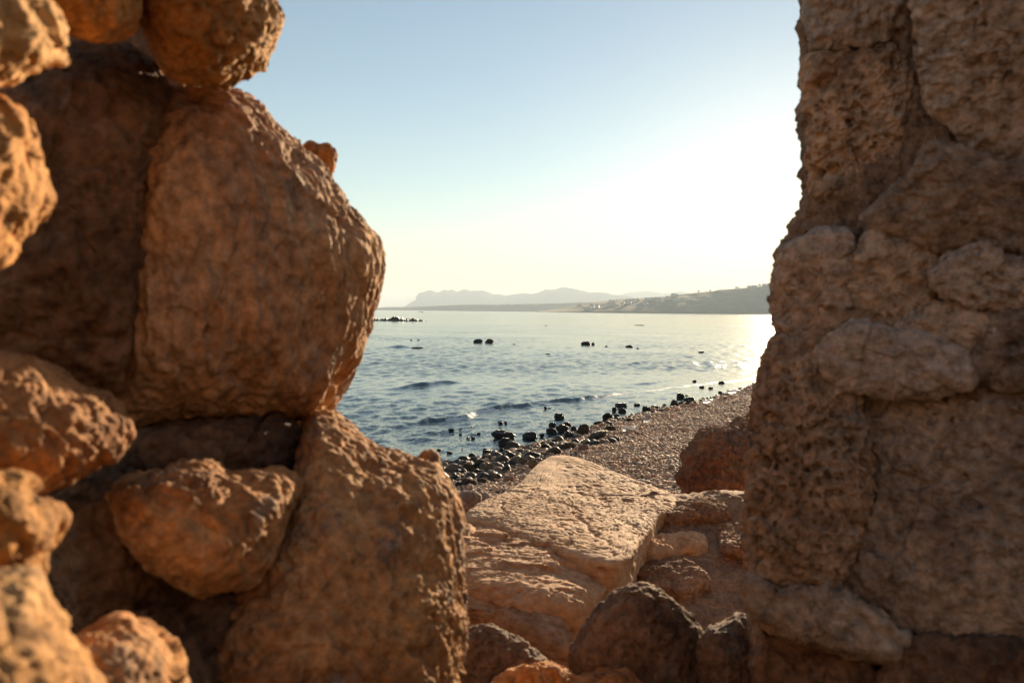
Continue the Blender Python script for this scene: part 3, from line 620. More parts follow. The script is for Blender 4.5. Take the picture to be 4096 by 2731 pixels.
wstone([(3460,860),(3560,800),(3650,700),(3740,580),(3860,600),(4020,670),(4200,650),(4450,570),(4450,1080),(4200,1080),(4060,1000),(3960,970),(3800,1000),(3680,970),(3520,950)], 1.16, seed=83, mat='right2', nseg=400, nring=180, pit=0.006, tf=0.04, box=0.32, lump=0.06, label='wide grey block with a sloping lower face')
wstone([(3600,2560),(3850,2570),(4150,2590),(4400,2520),(4500,2800),(4400,3100),(3700,3100),(3500,2800)], 1.18, seed=88, mat='dark', nseg=240, nring=100)  # dark colour here and on the next stone paints the shadow at the wall's foot
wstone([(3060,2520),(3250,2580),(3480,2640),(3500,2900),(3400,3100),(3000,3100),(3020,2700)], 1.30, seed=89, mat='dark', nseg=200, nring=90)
wstone([(3400,-500),(3400,600),(3390,900),(3300,1100),(3300,1400),(3260,1700),(3220,2100),(3220,2500),(3240,3300),(5300,3300),(5300,-500)], 1.52, name='mortar', mat='mortar', seed=90, tf=0.372, tb=0.2, box=0.28, nseg=520, nring=240, lump=0.012, ridge_a=0.008, pit=0.008, fine=0.006)

# ---- outcrops beyond the sill
boulder('reddish brown outcrop with a craggy top between the sill and the right wall', [(2740,1960),(2745,1900),(2770,1830),(2800,1770),(2830,1740),(2880,1745),(2910,1760),(2960,1745),(3060,1740),(3200,1760),(3300,1850),(3300,2100),(3200,2300),(2740,2300),(2725,2050)],
        4.6, cat='rock', name='rock_outcrop', tf=0.35, tb=0.5, box=0.65, nseg=340, nring=150, mat='red', seed=91, chip=0.014, ridge_a=0.13, lump=0.08, pit=0.03, fine=0.014, freq=0.4)
boulder('brown craggy rock just behind the reddish outcrop', [(2890,1760),(2900,1720),(2950,1690),(3020,1690),(3120,1700),(3200,1780),(3160,1850),(2950,1850)],
        5.9, cat='rock', name='rock_outcrop', tf=0.3, tb=0.4, box=0.75, nseg=220, nring=100, mat='earth', seed=92, ridge_a=0.09, pit=0.02, fine=0.014, freq=0.4)
boulder('small red earth outcrop with dark ledge near the beach edge', [(2980,1690),(3010,1650),(3015,1600),(3040,1590),(3120,1600),(3200,1700),(3150,1760),(3000,1740)],
        8.0, cat='rock', name='rock_outcrop', tf=0.3, tb=0.4, box=0.75, nseg=200, nring=90, mat='red', seed=93, ridge_a=0.08, pit=0.02, fine=0.014, freq=0.4)
for i, (lb, pl, dd) in enumerate([
    ('topmost tan block of the small stone heap at the wall edge', [(3046,1525),(3070,1518),(3110,1530),(3120,1580),(3080,1600),(3050,1585)], 9.6),
    ('middle tan block of the small stone heap at the wall edge', [(3030,1550),(3050,1535),(3080,1560),(3080,1600),(3050,1625),(3030,1600)], 9.3),
    ('lowest tan block of the small stone heap at the wall edge', [(3040,1615),(3080,1600),(3120,1610),(3130,1660),(3070,1670),(3040,1650)], 9.2)]):
    boulder(lb, pl, dd, cat='stone', name='stone', tf=0.12, tb=0.15, nseg=90, nring=50, mat='tan', seed=94 + i, pit=0.01, freq=0.5)
boulder('pinkish squared block tucked against the left boulder on the beach', [(1820,1985),(1850,1962),(1900,1958),(1928,1975),(1930,2010),(1900,2050),(1840,2060),(1815,2040)], 6.2, cat='rock', name='shore_rock', tf=0.12, tb=0.15, nseg=120, nring=60, mat='pink', seed=98, freq=0.5)
boulder('tan squared block right of the pinkish one on the beach', [(1885,1965),(1920,1950),(1985,1985),(1990,2030),(1950,2070),(1890,2050)], 6.4, cat='rock', name='shore_rock', tf=0.12, tb=0.15, nseg=120, nring=60, mat='pink', seed=99, freq=0.5)

# ------------------------------------------------------------------ shore rocks
def facet_rock(seed, n=44, planes=9, lump=0.20, rgh=0.15):
    rg = np.random.default_rng(seed)
    # cube-sphere points
    g = np.linspace(-1, 1, n); A, B = np.meshgrid(g, g); V = []; F = []
    for ax in range(3):
        for sg in (-1, 1):
            P = np.zeros((n * n, 3)); P[:, ax] = sg; P[:, (ax + 1) % 3] = A.ravel(); P[:, (ax + 2) % 3] = B.ravel()
            f = grid_faces(n, n) + len(V) * n * n
            F.append(f if sg > 0 else f[:, ::-1]); V.append(P)
    V = np.concatenate(V); F = np.concatenate(F)
    key = np.round(V * 1e4).astype(np.int64); _, idx, inv = np.unique(key, axis=0, return_index=True, return_inverse=True)
    inv = inv.ravel(); V = V[idx]; F = inv[F]
    V = V / np.linalg.norm(V, axis=1)[:, None]
    pn = rg.normal(size=(planes, 3)); pn /= np.linalg.norm(pn, axis=1)[:, None]; ph = 0.62 + 0.3 * rg.random(planes)
    dd = V @ pn.T; rad = np.where(dd > 0.05, ph[None] / np.maximum(dd, 0.05), 9)
    rad = np.minimum(rad, 1.15); R = -np.log(np.exp(-rad * 14).sum(1) + np.exp(-14 * 1.1)) / 14
    P = V * np.clip(R, 0.3, 1.2)[:, None]
    q = P + seed * 3.3
    R2 = 1 + lump * fbm(q * 1.8, 3) + rgh * ridged(q * 3.5, 3) * 0.6 + 0.02 * fbm(q * 14, 3) + (0.07 * facets(q * 3.2) if n > 20 else 0)
    P = P * R2[:, None]
    P = P / np.abs(P).max(0)[None]
    return P, F
ROCKS = {}
def rock_mesh(i, mat):
    k = (i, mat)
    if k not in ROCKS:
        kk = ('s', i)
        if kk not in ROCKS: ROCKS[kk] = facet_rock(100 + i)
        P, F = ROCKS[kk]
        ROCKS[k] = make_mesh('shore_rock', P, F, M[mat])
    return ROCKS[k]
NSH = 9
_cnt = [0]
def place_rock(px, py, w, h, mat='wet', label=None, group=None, shape=None, name='shore_rock', cat='rock', deep=1.0, rz=None, tx=0.0):
    """px,py: foot of the rock; w,h its width and height, all in photo pixels, turned into metres on the ground"""
    p = hit_ground(px, py); dist = p[1]
    sc = dist / FPX
    i = _cnt[0]; _cnt[0] += 1
    o = link(name, rock_mesh(i % NSH if shape is None else shape, mat))
    wm = w * sc / 2; hm_ = h * sc * 0.84
    o.scale = (wm, wm * 0.85 * deep, hm_ * 0.72)
    o.location = (p[0], p[1] + wm * 0.45 * deep, p[2] + hm_ * 0.28)
    o.rotation_euler = (0, tx, (random.random() - 0.5) * 0.7 + math.pi * random.randint(0, 1) if rz is None else rz)
    tag(o, label, cat, group)
    return o
def c5(X, Y): return 1750 + X * .3189, 1550 + Y * .3189
def c2(X, Y): return 2000 + X * .4677, 1450 + Y * .4677
def c8(X, Y): return 1400 + X * .7653, 1080 + Y * .7653
GS = 'dark rocks along the waterline'
lst5 = [
 (805,635,375,128,'wet','widest black boulder standing in the shallow water'),
 (850,728,195,118,'wet','squat black block directly in front of the widest black boulder'),
 (1165,637,235,98,'wet','jagged black rock in the water right of the widest black boulder'),
 (1315,612,80,44,'wet','small black rock touching the right end of the jagged black rock'),
 (1530,392,148,98,'wet','lone pointed black rock farthest out in front of the low breaking wave'),
 (1442,498,108,80,'wet','cube shaped dark rock at the left of the offshore cluster'),
 (1432,567,148,78,'wet','smooth black rock in front of the cube shaped one'),
 (1558,552,185,105,'wet','broad black rock in the middle of the offshore cluster'),
 (1628,478,120,62,'wet','flat black rock at the back of the offshore cluster'),
 (1642,638,152,118,'wet','hunched black rock in front of the tall squared rock'),
 (1708,548,90,85,'wet','dark rock squeezed against the left side of the tall squared rock'),
 (1836,600,190,178,'brown','tall squared grey brown rock, the biggest of the cluster near the beach'),
 (2020,492,138,88,'wet','smooth rounded black rock between the tall squared rock and the pyramid'),
 (2172,482,155,78,'wet','low black rock at the foot of the pyramid shaped rock'),
 (2180,556,165,98,'brown','brown weedy rock at the edge of the gravel above the plastic bottle'),
 (2146,414,158,120,'wet','pyramid shaped black rock standing at the water edge'),
 (2222,302,70,72,'wet','small steep black rock behind the pyramid shaped one'),
 (2320,302,125,64,'wet','rounded black rock right of the small steep one'),
 (1296,752,155,90,'wet','black rock with flat top beside the long brown log shaped rock'),
 (1832,802,155,115,'pink','pale pink pointed stone on the gravel behind the large slab'),
 (430,878,104,68,'wet','black rock alone in the shallows left of the wavy black one'),
 (630,833,172,62,'wet','long black rock in the shallows below the squat block'),
 (598,797,66,55,'wet','small pointed rock behind the long black one in the shallows'),
 (800,787,68,38,'wet','low black stone below the squat block'),
 (300,968,108,80,'wet','black pointed rock at the left end of the rocky shore'),
 (895,893,175,95,'wet','black rock with wavy outline at the water edge'),
 (530,1003,205,125,'brown','dark brown boulder behind the tan square block'),
 (660,1070,215,155,'tan','tan square block, palest of the rocky shore'),
 (470,1098,185,95,'wet','speckled black rock in front of the tan square block'),
 (255,1093,165,85,'wet','black rock beside the broad left boulder'),
 (380,1042,155,115,'brown','grey green sloping rock left of the dark brown boulder'),
 (410,1262,270,160,'brown','largest dark grey boulder at the foot of the rocky shore'),
 (565,1222,165,105,'brown','grey angular rock right of the largest dark grey boulder'),
 (798,962,135,98,'wet','rounded black boulder behind the tan square block'),
 (1082,978,145,105,'tan','brown rock left of the rounded tan one behind the slab'),
 (1212,1008,195,140,'tan','rounded tan brown rock behind the far left corner of the slab'),
 (1058,942,200,92,'brown','dark rock behind the two tan brown ones near the slab'),
 (105,978,92,88,'wet','rounded black rock peeping out right of the broad left boulder'),
 (28,934,82,72,'brown','brown rock just showing over the broad left boulder'),
 (45,1002,82,60,'wet','wet glinting stone at the edge of the broad left boulder'),
 (885,1184,155,105,'pink','reddish speckled stone among the pebbles left of the slab'),
]
for (X_, Y_, w_, h_, mt, lb) in lst5:
    px, py = c5(X_, Y_); place_rock(px, py, w_ * .3189, h_ * .3189, mt, lb, GS)
for (X_, Y_, w_, h_, mt) in [(790,1033,95,62,'tan'),(930,1018,112,52,'tan'),(640,1163,105,74,'tan'),(860,1083,135,62,'tan'),(1040,1043,122,48,'pink'),(740,1140,90,50,'brown'),
      (690,1180,80,50,'brown'),(480,1270,120,60,'brown'),(330,1300,90,40,'tan'),(980,920,110,60,'brown'),(880,975,100,50,'wet'),(1190,783,92,52,'wet'),(1115,777,56,32,'wet'),(1265,822,92,56,'wet'),
      (1335,812,78,58,'wet'),(1412,793,82,52,'wet'),(1150,863,115,55,'wet'),(1350,862,170,60,'brown'),(1210,850,80,50,'wet'),(1500,720,90,40,'wet'),(1440,740,70,45,'brown'),(1540,700,70,30,'wet'),(1890,610,70,40,'brown'),
      (1950,520,90,22,'wet'),(1750,640,90,40,'wet'),(1640,668,80,35,'wet'),(1375,705,60,30,'wet'),(165,1035,60,45,'wet'),(255,1140,60,60,'wet'),(280,1010,70,45,'tan'),(640,905,80,45,'tan'),(690,925,80,55,'brown'),
      (170,536,88,30,'wet'),(285,531,44,18,'wet'),(290,596,44,26,'wet'),(515,585,54,30,'brown'),(445,636,70,26,'wet'),(385,632,60,16,'wet'),(410,502,60,16,'wet'),(788,452,84,38,'wet'),(850,447,52,32,'wet'),
      (1220,657,38,17,'wet'),(1040,742,42,20,'wet'),(710,853,62,38,'wet'),(845,802,40,18,'wet'),(785,840,36,24,'tan'),(150,820,90,22,'brown'),(20,788,70,22,'wet'),(310,768,30,12,'wet'),(1350,262,52,34,'wet'),(1400,258,60,10,'wet')]:
    px, py = c5(X_, Y_)
    place_rock(px, py, w_ * .3189, h_ * .3189, mt, 'small %s stone lying at or in the water among the dark shore rocks' % {'tan':'tan','pink':'pinkish','brown':'brown','wet':'black wet'}[mt], 'small %s stones at the waterline' % {'tan':'tan','pink':'pinkish','brown':'brown','wet':'black wet'}[mt], name='shore_stone', cat='stone')
for (X_, Y_, w_, h_, lb) in [(1040,372,118,32,'flat topped black rock in the water left of the pyramid group'),(1255,425,92,64,'single domed black rock nearest the middle of the curving shore'),(1335,390,92,30,'low black rock right of the single domed one'),
      (1410,396,78,20,'thin dark ledge of rock in front of the upright block'),(1410,375,40,27,'small black cone between two low rocks near the upright block'),(1170,370,66,26,'isolated low black rock between the flat topped and domed ones'),(1490,388,84,92,'upright block of dark rock at the shoreline'),
      (1560,371,88,52,'dark rock touching the right side of the upright block'),(1640,371,115,56,'rounded brown black rock on the gravel edge right of the upright block'),(1625,322,102,33,'flat black rock behind the rounded one on the gravel edge'),(1545,303,78,50,'small pyramid of black rock behind the upright block'),
      (1028,502,105,50,'broad dark rock on the wet gravel below the pyramid shaped one'),(1000,462,52,30,'small dark rock just right of the pyramid shaped one'),(1115,507,98,36,'weedy brown rock pile at the wet gravel edge'),
      (1667,165,42,20,'small dark rock farthest out towards the glitter'),(1730,214,56,20,'low dark rock left of its twin near the glitter'),(1803,224,50,21,'low dark rock right of its twin near the glitter'),(1898,177,60,22,'flat brown rock inside the sun glitter'),
      (1885,260,42,20,'small brown rock awash at the gravel edge'),(1990,264,62,30,'domed brown rock at the gravel edge under the glitter'),(1600,283,36,12,'tiny black rock behind the small pyramid'),]:
    px, py = c2(X_, Y_); place_rock(px, py, w_ * .4677, h_ * .4677, 'wet' if 'brown' not in lb else 'brown', lb, GS)
for (X_, Y_, w_, h_, lb) in [(668,379,56,25,'left one of two black boulders side by side out in the bay'),(727,381,50,29,'right one of two black boulders side by side out in the bay'),(1236,391,60,22,'humped black rock alone in the middle of the bay'),(1270,391,20,17,'small lump joined to the humped rock in mid bay'),
      (1462,403,46,14,'sloping dark rock right of the humped rock in mid bay'),(1505,411,18,6,'tiny dark stone just right of the sloping dark rock'),(1340,401,14,8,'tiny dark stone between the humped and the sloping rock'),(1838,431,36,9,'low rock awash halfway to the sun glitter'),(2187,449,42,22,'brown rock standing in the brightest sun glitter by the wall'),
      (350,409,76,9,'flat dark rock beside breaking foam on the left of the bay'),(320,367,15,6,'left tiny dark rock behind the foam on the left of the bay'),(358,369,14,6,'right tiny dark rock behind the foam on the left of the bay'),(857,388,15,5,'tiny dark rock right of the two boulders in the bay'),
      (1520,290,70,5,'thin dark sliver of reef far out in the bay'),(1025,292,12,5,'tiny far rock at the edge of the calm water'),(1035,440,26,6,'small rock awash below mid bay')]:
    px, py = c8(X_, Y_); place_rock(px, py, w_ * .7653, h_ * .7653, 'wet' if 'brown' not in lb else 'brown', lb, 'rocks out in the bay', name='bay_rock')
# two long log shaped rocks
def long_rock(pa, pb, thick, mat, label, shape):
    a = hit_ground(*pa); b_ = hit_ground(*pb); o = link('shore_rock', rock_mesh(shape, mat))
    d = b_ - a; L = np.linalg.norm(d); t = thick * a[1] / FPX
    o.scale = (L * 0.55, t * 0.55, t * 0.5); o.location = ((a[0] + b_[0]) / 2, (a[1] + b_[1]) / 2, (a[2] + b_[2]) / 2 + t * 0.36)
    o.rotation_euler = (0, -0.08, math.atan2(d[1], d[0])); tag(o, label, 'rock', GS)
long_rock(c5(1470, 825), c5(1740, 760), 48, 'brown', 'long brown log shaped rock lying along the gravel edge', 4)
long_rock(c5(1900, 690), c5(2125, 610), 44, 'brown', 'second long brown rock behind the log shaped one', 6)
long_rock(c5(1750, 720), c5(1880, 680), 18, 'wet', 'low dark ridge of rock joining the two long brown rocks', 2)

# reef
def reef(pts, name, label):
    p0 = hit_ground(pts[0][0], 1287, True); n = 420; depth = 3.5
    xs = np.linspace(pts[0][0], pts[-1][0], n); hs = np.interp(xs, [p[0] for p in pts], [p[1] for p in pts])
    D = 182.0; x0 = (xs - W0 / 2) / FPX * D; hm_ = hs * D / FPX
    rows = 40; vs_ = []
    for j in range(rows):
        t = j / (rows - 1) * 2 - 1
        pr = np.clip(1 - abs(t) ** 2.2, 0, 1) ** 0.7
        P = np.stack([x0, np.full(n, D + t * depth / 2), np.zeros(n)], 1)
        nz = 0.35 + 0.6 * ridged(P * 1.6, 4)
        P[:, 2] = hm_ * pr * (0.75 + 0.9 * perlin(P * [1.3, 0.3, 1]) + 0.5 * perlin(P * [3.5, 0.8, 1] + 7)) * np.clip(nz, 0.05, 1.7) * 1.1 - 0.12
        vs_.append(P)
    o = link(name, make_mesh(name, np.concatenate(vs_), grid_faces(rows, n), M['wet'])); tag(o, label, 'reef'); return o
reef([(1380,10),(1440,16),(1490,16),(1500,10),(1540,10),(1550,6),(1570,14),(1600,17),(1625,14),(1650,10),(1680,7),(1702,4),(1712,0)], 'reef', 'long low black reef breaking the surface at the left, by the calm water')

# ------------------------------------------------------------------ pebbles
pc = bpy.data.collections.new('pebble_shapes')
m_peb, nt, b = new_mat('beach_pebbles')
oi = nt.nodes.new('ShaderNodeObjectInfo')
v, _ = coords(nt)
cr_ = ramp(nt, oi.outputs['Random'], [(0.0, (0.40, 0.25, 0.17)), (0.2, (0.52, 0.36, 0.26)), (0.36, (0.30, 0.24, 0.20)), (0.5, (0.60, 0.46, 0.36)), (0.66, (0.42, 0.26, 0.18)), (0.8, (0.32, 0.26, 0.22)), (0.9, (0.66, 0.56, 0.46)), (1.0, (0.45, 0.20, 0.12))])
cr_ = mixc(nt, 1.0, cr_, (1.22, 1.02, 0.80), 'MULTIPLY')
nt.links.new(mixc(nt, 0.4, cr_, ramp(nt, noise(nt, v, 3.0, 4), [(0.3, (0.5, 0.5, 0.5)), (0.7, (1.2, 1.2, 1.2))]), 'MULTIPLY'), b.inputs['Base Color'])
b.inputs['Roughness'].default_value = 0.7
for i in range(5):
    P, F = facet_rock(300 + i, n=5, planes=7, lump=0.1, rgh=0.03)
    o = bpy.data.objects.new('pebble_shape', make_mesh('pebble', P, F, m_peb)); pc.objects.link(o)
rg = np.random.default_rng(11)
def scatter(n, ylo, yhi, slo, shi, szm, rng=rg):
    y = ylo + (yhi - ylo) * rng.random(n); s = slo + (shi - slo) * rng.random(n)
    x = np.interp(y, SY, SX) + s / 0.87
    ok = (x < 0.42 * y + 2.0) & (x > -0.35 * y)
    return x[ok], y[ok]
xa, ya = scatter(190000, 5.5, 36, -0.02, 9.5, 0.02)
sc_ = 0.0165 * np.exp(rg.normal(size=len(xa)) * 0.36) * (1 + 0.012 * (ya - 10))
xb, yb = scatter(1500, 7, 34, -0.1, 0.8, 0.05)
sb = 0.04 * np.exp(rg.normal(size=len(xb)) * 0.35)
px_, py_ = np.concatenate([xa, xb]), np.concatenate([ya, yb]); ss = np.concatenate([sc_, sb])
pz_ = ground_z(px_, py_) + 0.05 * fbm(np.stack([px_, py_, 0 * px_], 1) * 0.8, 3) * np.exp(-((px_ - 5) ** 2 + (py_ - 15) ** 2) / 3000) + ss * 0.25
me = bpy.data.meshes.new('pebbles'); me.vertices.add(len(px_)); me.vertices.foreach_set('co', np.stack([px_, py_, pz_], 1).astype(np.float32).ravel())
a_ = me.attributes.new('psize', 'FLOAT_VECTOR', 'POINT')
a_.data.foreach_set('vector', (ss[:, None] * np.stack([1.1 + 0.3 * rg.random(len(ss)), 0.8 + 0.3 * rg.random(len(ss)), 0.5 + 0.35 * rg.random(len(ss))], 1)).astype(np.float32).ravel())
a_ = me.attributes.new('prot', 'FLOAT_VECTOR', 'POINT')
a_.data.foreach_set('vector', np.stack([rg.normal(size=len(ss)) * 0.5, rg.normal(size=len(ss)) * 0.5, rg.random(len(ss)) * 6.28], 1).astype(np.float32).ravel())
peb = link('pebbles', me); tag(peb, 'pinkish and grey pebbles covering the sloping beach', 'pebbles', kind='stuff')
ng = bpy.data.node_groups.new('pebble_scatter', 'GeometryNodeTree')
ng.interface.new_socket('Geometry', in_out='INPUT', socket_type='NodeSocketGeometry'); ng.interface.new_socket('Geometry', in_out='OUTPUT', socket_type='NodeSocketGeometry')
gi = ng.nodes.new('NodeGroupInput'); go = ng.nodes.new('NodeGroupOutput'); ip = ng.nodes.new('GeometryNodeInstanceOnPoints')
ci = ng.nodes.new('GeometryNodeCollectionInfo'); ci.inputs['Collection'].default_value = pc; ci.inputs['Separate Children'].default_value = True; ci.inputs['Reset Children'].default_value = True
def nattr(nm):
    n = ng.nodes.new('GeometryNodeInputNamedAttribute'); n.data_type = 'FLOAT_VECTOR'; n.inputs['Name'].default_value = nm; return n.outputs[0]
ng.links.new(gi.outputs[0], ip.inputs['Points']); ng.links.new(ci.outputs[0], ip.inputs['Instance']); ip.inputs['Pick Instance'].default_value = True
e2r = ng.nodes.new('FunctionNodeEulerToRotation'); ng.links.new(nattr('prot'), e2r.inputs[0]); ng.links.new(e2r.outputs[0], ip.inputs['Rotation'])
ng.links.new(nattr('psize'), ip.inputs['Scale']); ng.links.new(ip.outputs[0], go.inputs[0])
md = peb.modifiers.new('scatter', 'NODES'); md.node_group = ng

pcw = bpy.data.collections.new('wet_cobble_shapes')
m_wc, nt, b = new_mat('wet_cobbles'); oi = nt.nodes.new('ShaderNodeObjectInfo')
nt.links.new(ramp(nt, oi.outputs['Random'], [(0.0, (0.012, 0.012, 0.011)), (0.3, (0.03, 0.026, 0.02)), (0.5, (0.07, 0.05, 0.033)), (0.75, (0.15, 0.105, 0.07)), (1.0, (0.30, 0.21, 0.145))]), b.inputs['Base Color'])
b.inputs['Roughness'].default_value = 0.6; b.inputs['Specular IOR Level'].default_value = 0.3
for i in range(5):
    P, F = facet_rock(340 + i, n=8, planes=6, lump=0.15, rgh=0.10)
    pcw.objects.link(bpy.data.objects.new('wet_cobble_shape', make_mesh('wet_cobble', P, F, m_wc)))
xa, ya = scatter(5500, 6, 34, -0.14, 0.4, 0.02); xb, yb = scatter(800, 6, 14.5, -0.15, 1.5, 0.05)
wx_, wy_ = np.concatenate([xa, xb]), np.concatenate([ya, yb]); ws = np.concatenate([0.032 * np.exp(rg.normal(size=len(xa)) * 0.35), 0.055 * np.exp(rg.normal(size=len(xb)) * 0.4)])
wz_ = ground_z(wx_, wy_) + ws * 0.3 - 0.01
mw = bpy.data.meshes.new('wet_cobbles'); mw.vertices.add(len(wx_)); mw.vertices.foreach_set('co', np.stack([wx_, wy_, wz_], 1).astype(np.float32).ravel())
a_ = mw.attributes.new('psize', 'FLOAT_VECTOR', 'POINT'); a_.data.foreach_set('vector', (ws[:, None] * np.stack([1.1 + 0.3 * rg.random(len(ws)), 0.8 + 0.3 * rg.random(len(ws)), 0.6 + 0.35 * rg.random(len(ws))], 1)).astype(np.float32).ravel())
a_ = mw.attributes.new('prot', 'FLOAT_VECTOR', 'POINT'); a_.data.foreach_set('vector', np.stack([rg.normal(size=len(ws)) * 0.4, rg.normal(size=len(ws)) * 0.4, rg.random(len(ws)) * 6.28], 1).astype(np.float32).ravel())
wc = link('wet_gravel', mw); tag(wc, 'dark wet cobbles and gravel strung along the waterline', 'gravel', kind='stuff')
ng2 = ng.copy(); [n for n in ng2.nodes if n.type == 'COLLECTION_INFO'][0].inputs['Collection'].default_value = pcw
wc.modifiers.new('scatter', 'NODES').node_group = ng2

# ------------------------------------------------------------------ plastic litter
m_pl, nt, b = new_mat('clear_plastic'); b.inputs['Base Color'].default_value = (0.9, 0.92, 0.9, 1); b.inputs['Roughness'].default_value = 0.25; b.inputs['Transmission Weight'].default_value = 0.55; b.inputs['IOR'].default_value = 1.3
m_cap, nt, b = new_mat('white_cap'); b.inputs['Base Color'].default_value = (0.8, 0.8, 0.78, 1)
def lathe(name, prof, mat, parent, n=28, crush=0.0, bend=0.0):
    a = np.linspace(0, 2 * math.pi, n, endpoint=False); V = []
    for (t, r) in prof:
        P = np.stack([np.full(n, t), r * np.cos(a), r * np.sin(a)], 1); V.append(P)
    V = np.concatenate(V); V = V + crush * fbm(V * 18, 2)[:, None] * np.array([0.2, 1, 1]); V[:, 2] += bend * V[:, 0] ** 2
    F = grid_faces(len(prof), n, True)
    return link(name, make_mesh(name, V, F, mat), parent)
def bottle(px, py, label, rz, k=1.0, crush=0.012, bend=0.8):
    p = hit_ground(px, py); e = bpy.data.objects.new('plastic_bottle', None); COL.objects.link(e)
    e.location = (p[0], p[1], p[2] + 0.055 * k); e.rotation_euler = (0, -0.05, rz); e.scale = (k, k, k); tag(e, label, 'bottle', 'plastic bottles washed up on the gravel')
    lathe('bottle_body', [(-0.15, 0.001), (-0.15, 0.035), (-0.14, 0.042), (-0.08, 0.043), (-0.07, 0.040), (-0.05, 0.043), (0.0, 0.040), (0.02, 0.043), (0.07, 0.043), (0.10, 0.034), (0.125, 0.018), (0.14, 0.014), (0.155, 0.014), (0.1551, 0.001)], m_pl, e, crush=crush, bend=bend)
    lathe('cap', [(0.157, 0.001), (0.157, 0.017), (0.175, 0.017), (0.1751, 0.001)], m_cap, e, n=20, bend=bend)
bottle(2517, 1728, 'crumpled clear plastic bottle catching the sun on the gravel by the brown weedy rock', 0.5, 1.15)
bottle(2935, 1578, 'clear plastic bottle at the gravel edge under the sun glitter', 0.35, 1.5)
bottle(2832, 1615, 'clear plastic bottle at the gravel edge right of the upright block', 0.5, 1.2)
bottle(2590, 1690, 'small pale flattened bottle on the gravel above the crumpled one', 0.2, 0.6)

# ------------------------------------------------------------------ boat
m_bt, nt, b = new_mat('dark_boat_paint'); b.inputs['Base Color'].default_value = (0.06, 0.07, 0.08, 1)
m_cl, nt, b = new_mat('dark_clothes'); b.inputs['Base Color'].default_value = (0.04, 0.04, 0.05, 1)
bp0 = hit_ground(1684, 1249, True)
boat = bpy.data.objects.new('fishing_boat', None); COL.objects.link(boat); boat.location = (bp0[0], bp0[1], 0); boat.rotation_euler = (0, 0, 0.15)
tag(boat, 'tiny dark open boat far out on the calm water', 'boat')
st = np.linspace(-1, 1, 17); rows = []
for u in st:
    wd = 0.85 * (1 - abs(u) ** 3 * (0.35 if u < 0 else 1.0)) + 0.01; sh = 0.55 + 0.3 * max(u, 0) ** 2
    sec = [(-wd, sh), (-wd * 0.9, 0.15), (-wd * 0.5, -0.2), (0, -0.3), (wd * 0.5, -0.2), (wd * 0.9, 0.15), (wd, sh), (wd * 0.9, sh - 0.02), (0, 0.05), (-wd * 0.9, sh - 0.02)]
    rows.append([(u * 2.4 + (0.1 if u > 0.95 else 0), a, b_) for a, b_ in sec])
link('hull', make_mesh('hull', np.array(rows).reshape(-1, 3), grid_faces(17, 10, True), m_bt), boat)
def person(px_off, label, sit):
    vs_ = [(0, 0, 0.45), (0, 0, 0.75), (0, 0, 1.0), (0, 0, 1.12), (0, 0, 1.27), (0.0, 0.2, 0.95), (0.25, 0.25, 0.72), (0.45, 0.15, 0.68), (0, -0.2, 0.95), (0.25, -0.25, 0.72), (0.45, -0.15, 0.68), (0.4, 0.12, 0.5), (0.45, 0.12, 0.1), (0.4, -0.12, 0.5), (0.45, -0.12, 0.1)]
    if sit == 0: vs_ = [(a * 0.6, b_, c + 0.32 if c > 0.4 else c) for a, b_, c in vs_]
    es = [(0, 1), (1, 2), (2, 3), (3, 4), (2, 5), (5, 6), (6, 7), (2, 8), (8, 9), (9, 10), (0, 11), (11, 12), (0, 13), (13, 14)]
    rd = [0.17, 0.15, 0.17, 0.07, 0.12, 0.08, 0.06, 0.045, 0.08, 0.06, 0.045, 0.09, 0.06, 0.09, 0.06]
    me = bpy.data.meshes.new('person'); me.from_pydata(vs_, es, []); me.materials.append(m_cl)
    o = link('person', me); sk = o.modifiers.new('skin', 'SKIN'); o.modifiers.new('sub', 'SUBSURF').render_levels = 1
    for v_, r in zip(me.skin_vertices[0].data, rd): v_.radius = (r, r)
    me.skin_vertices[0].data[0].use_root = True
    o.location = (bp0[0] + px_off, bp0[1] + px_off * 0.15, 0.05); o.rotation_euler = (0, 0, math.pi if px_off > 0 else 0); tag(o, label, 'person')
person(-1.5, 'dark figure sitting in the stern of the tiny boat', 1)
person(0.3, 'dark taller figure standing amidships in the tiny boat', 0)

# ------------------------------------------------------------------ far houses and trees
m_wh, nt, b = new_mat('white_render'); b.inputs['Base Color'].default_value = (0.55, 0.50, 0.43, 1)
m_rf, nt, b = new_mat('clay_tiles'); b.inputs['Base Color'].default_value = (0.40, 0.20, 0.12, 1)
m_gl, nt, b = new_mat('dark_window'); b.inputs['Base Color'].default_value = (0.05, 0.06, 0.07, 1)
m_lf, nt, b = new_mat('far_foliage'); b.inputs['Base Color'].default_value = (0.05, 0.07, 0.03, 1)
def boxm(name, x0, x1, y0, y1, z0, z1, mat):
    V = [(a, b_, c) for a in (x0, x1) for b_ in (y0, y1) for c in (z0, z1)]
    return make_mesh(name, V, hf, mat, smooth=False)
hw = [boxm('walls', -7, 7, -5, 5, -4, 6.5, m_wh), boxm('walls', -5, 5, -4, 4, -4, 4, m_wh), boxm('walls', -10, 10, -5, 5, -4, 9, m_wh)]
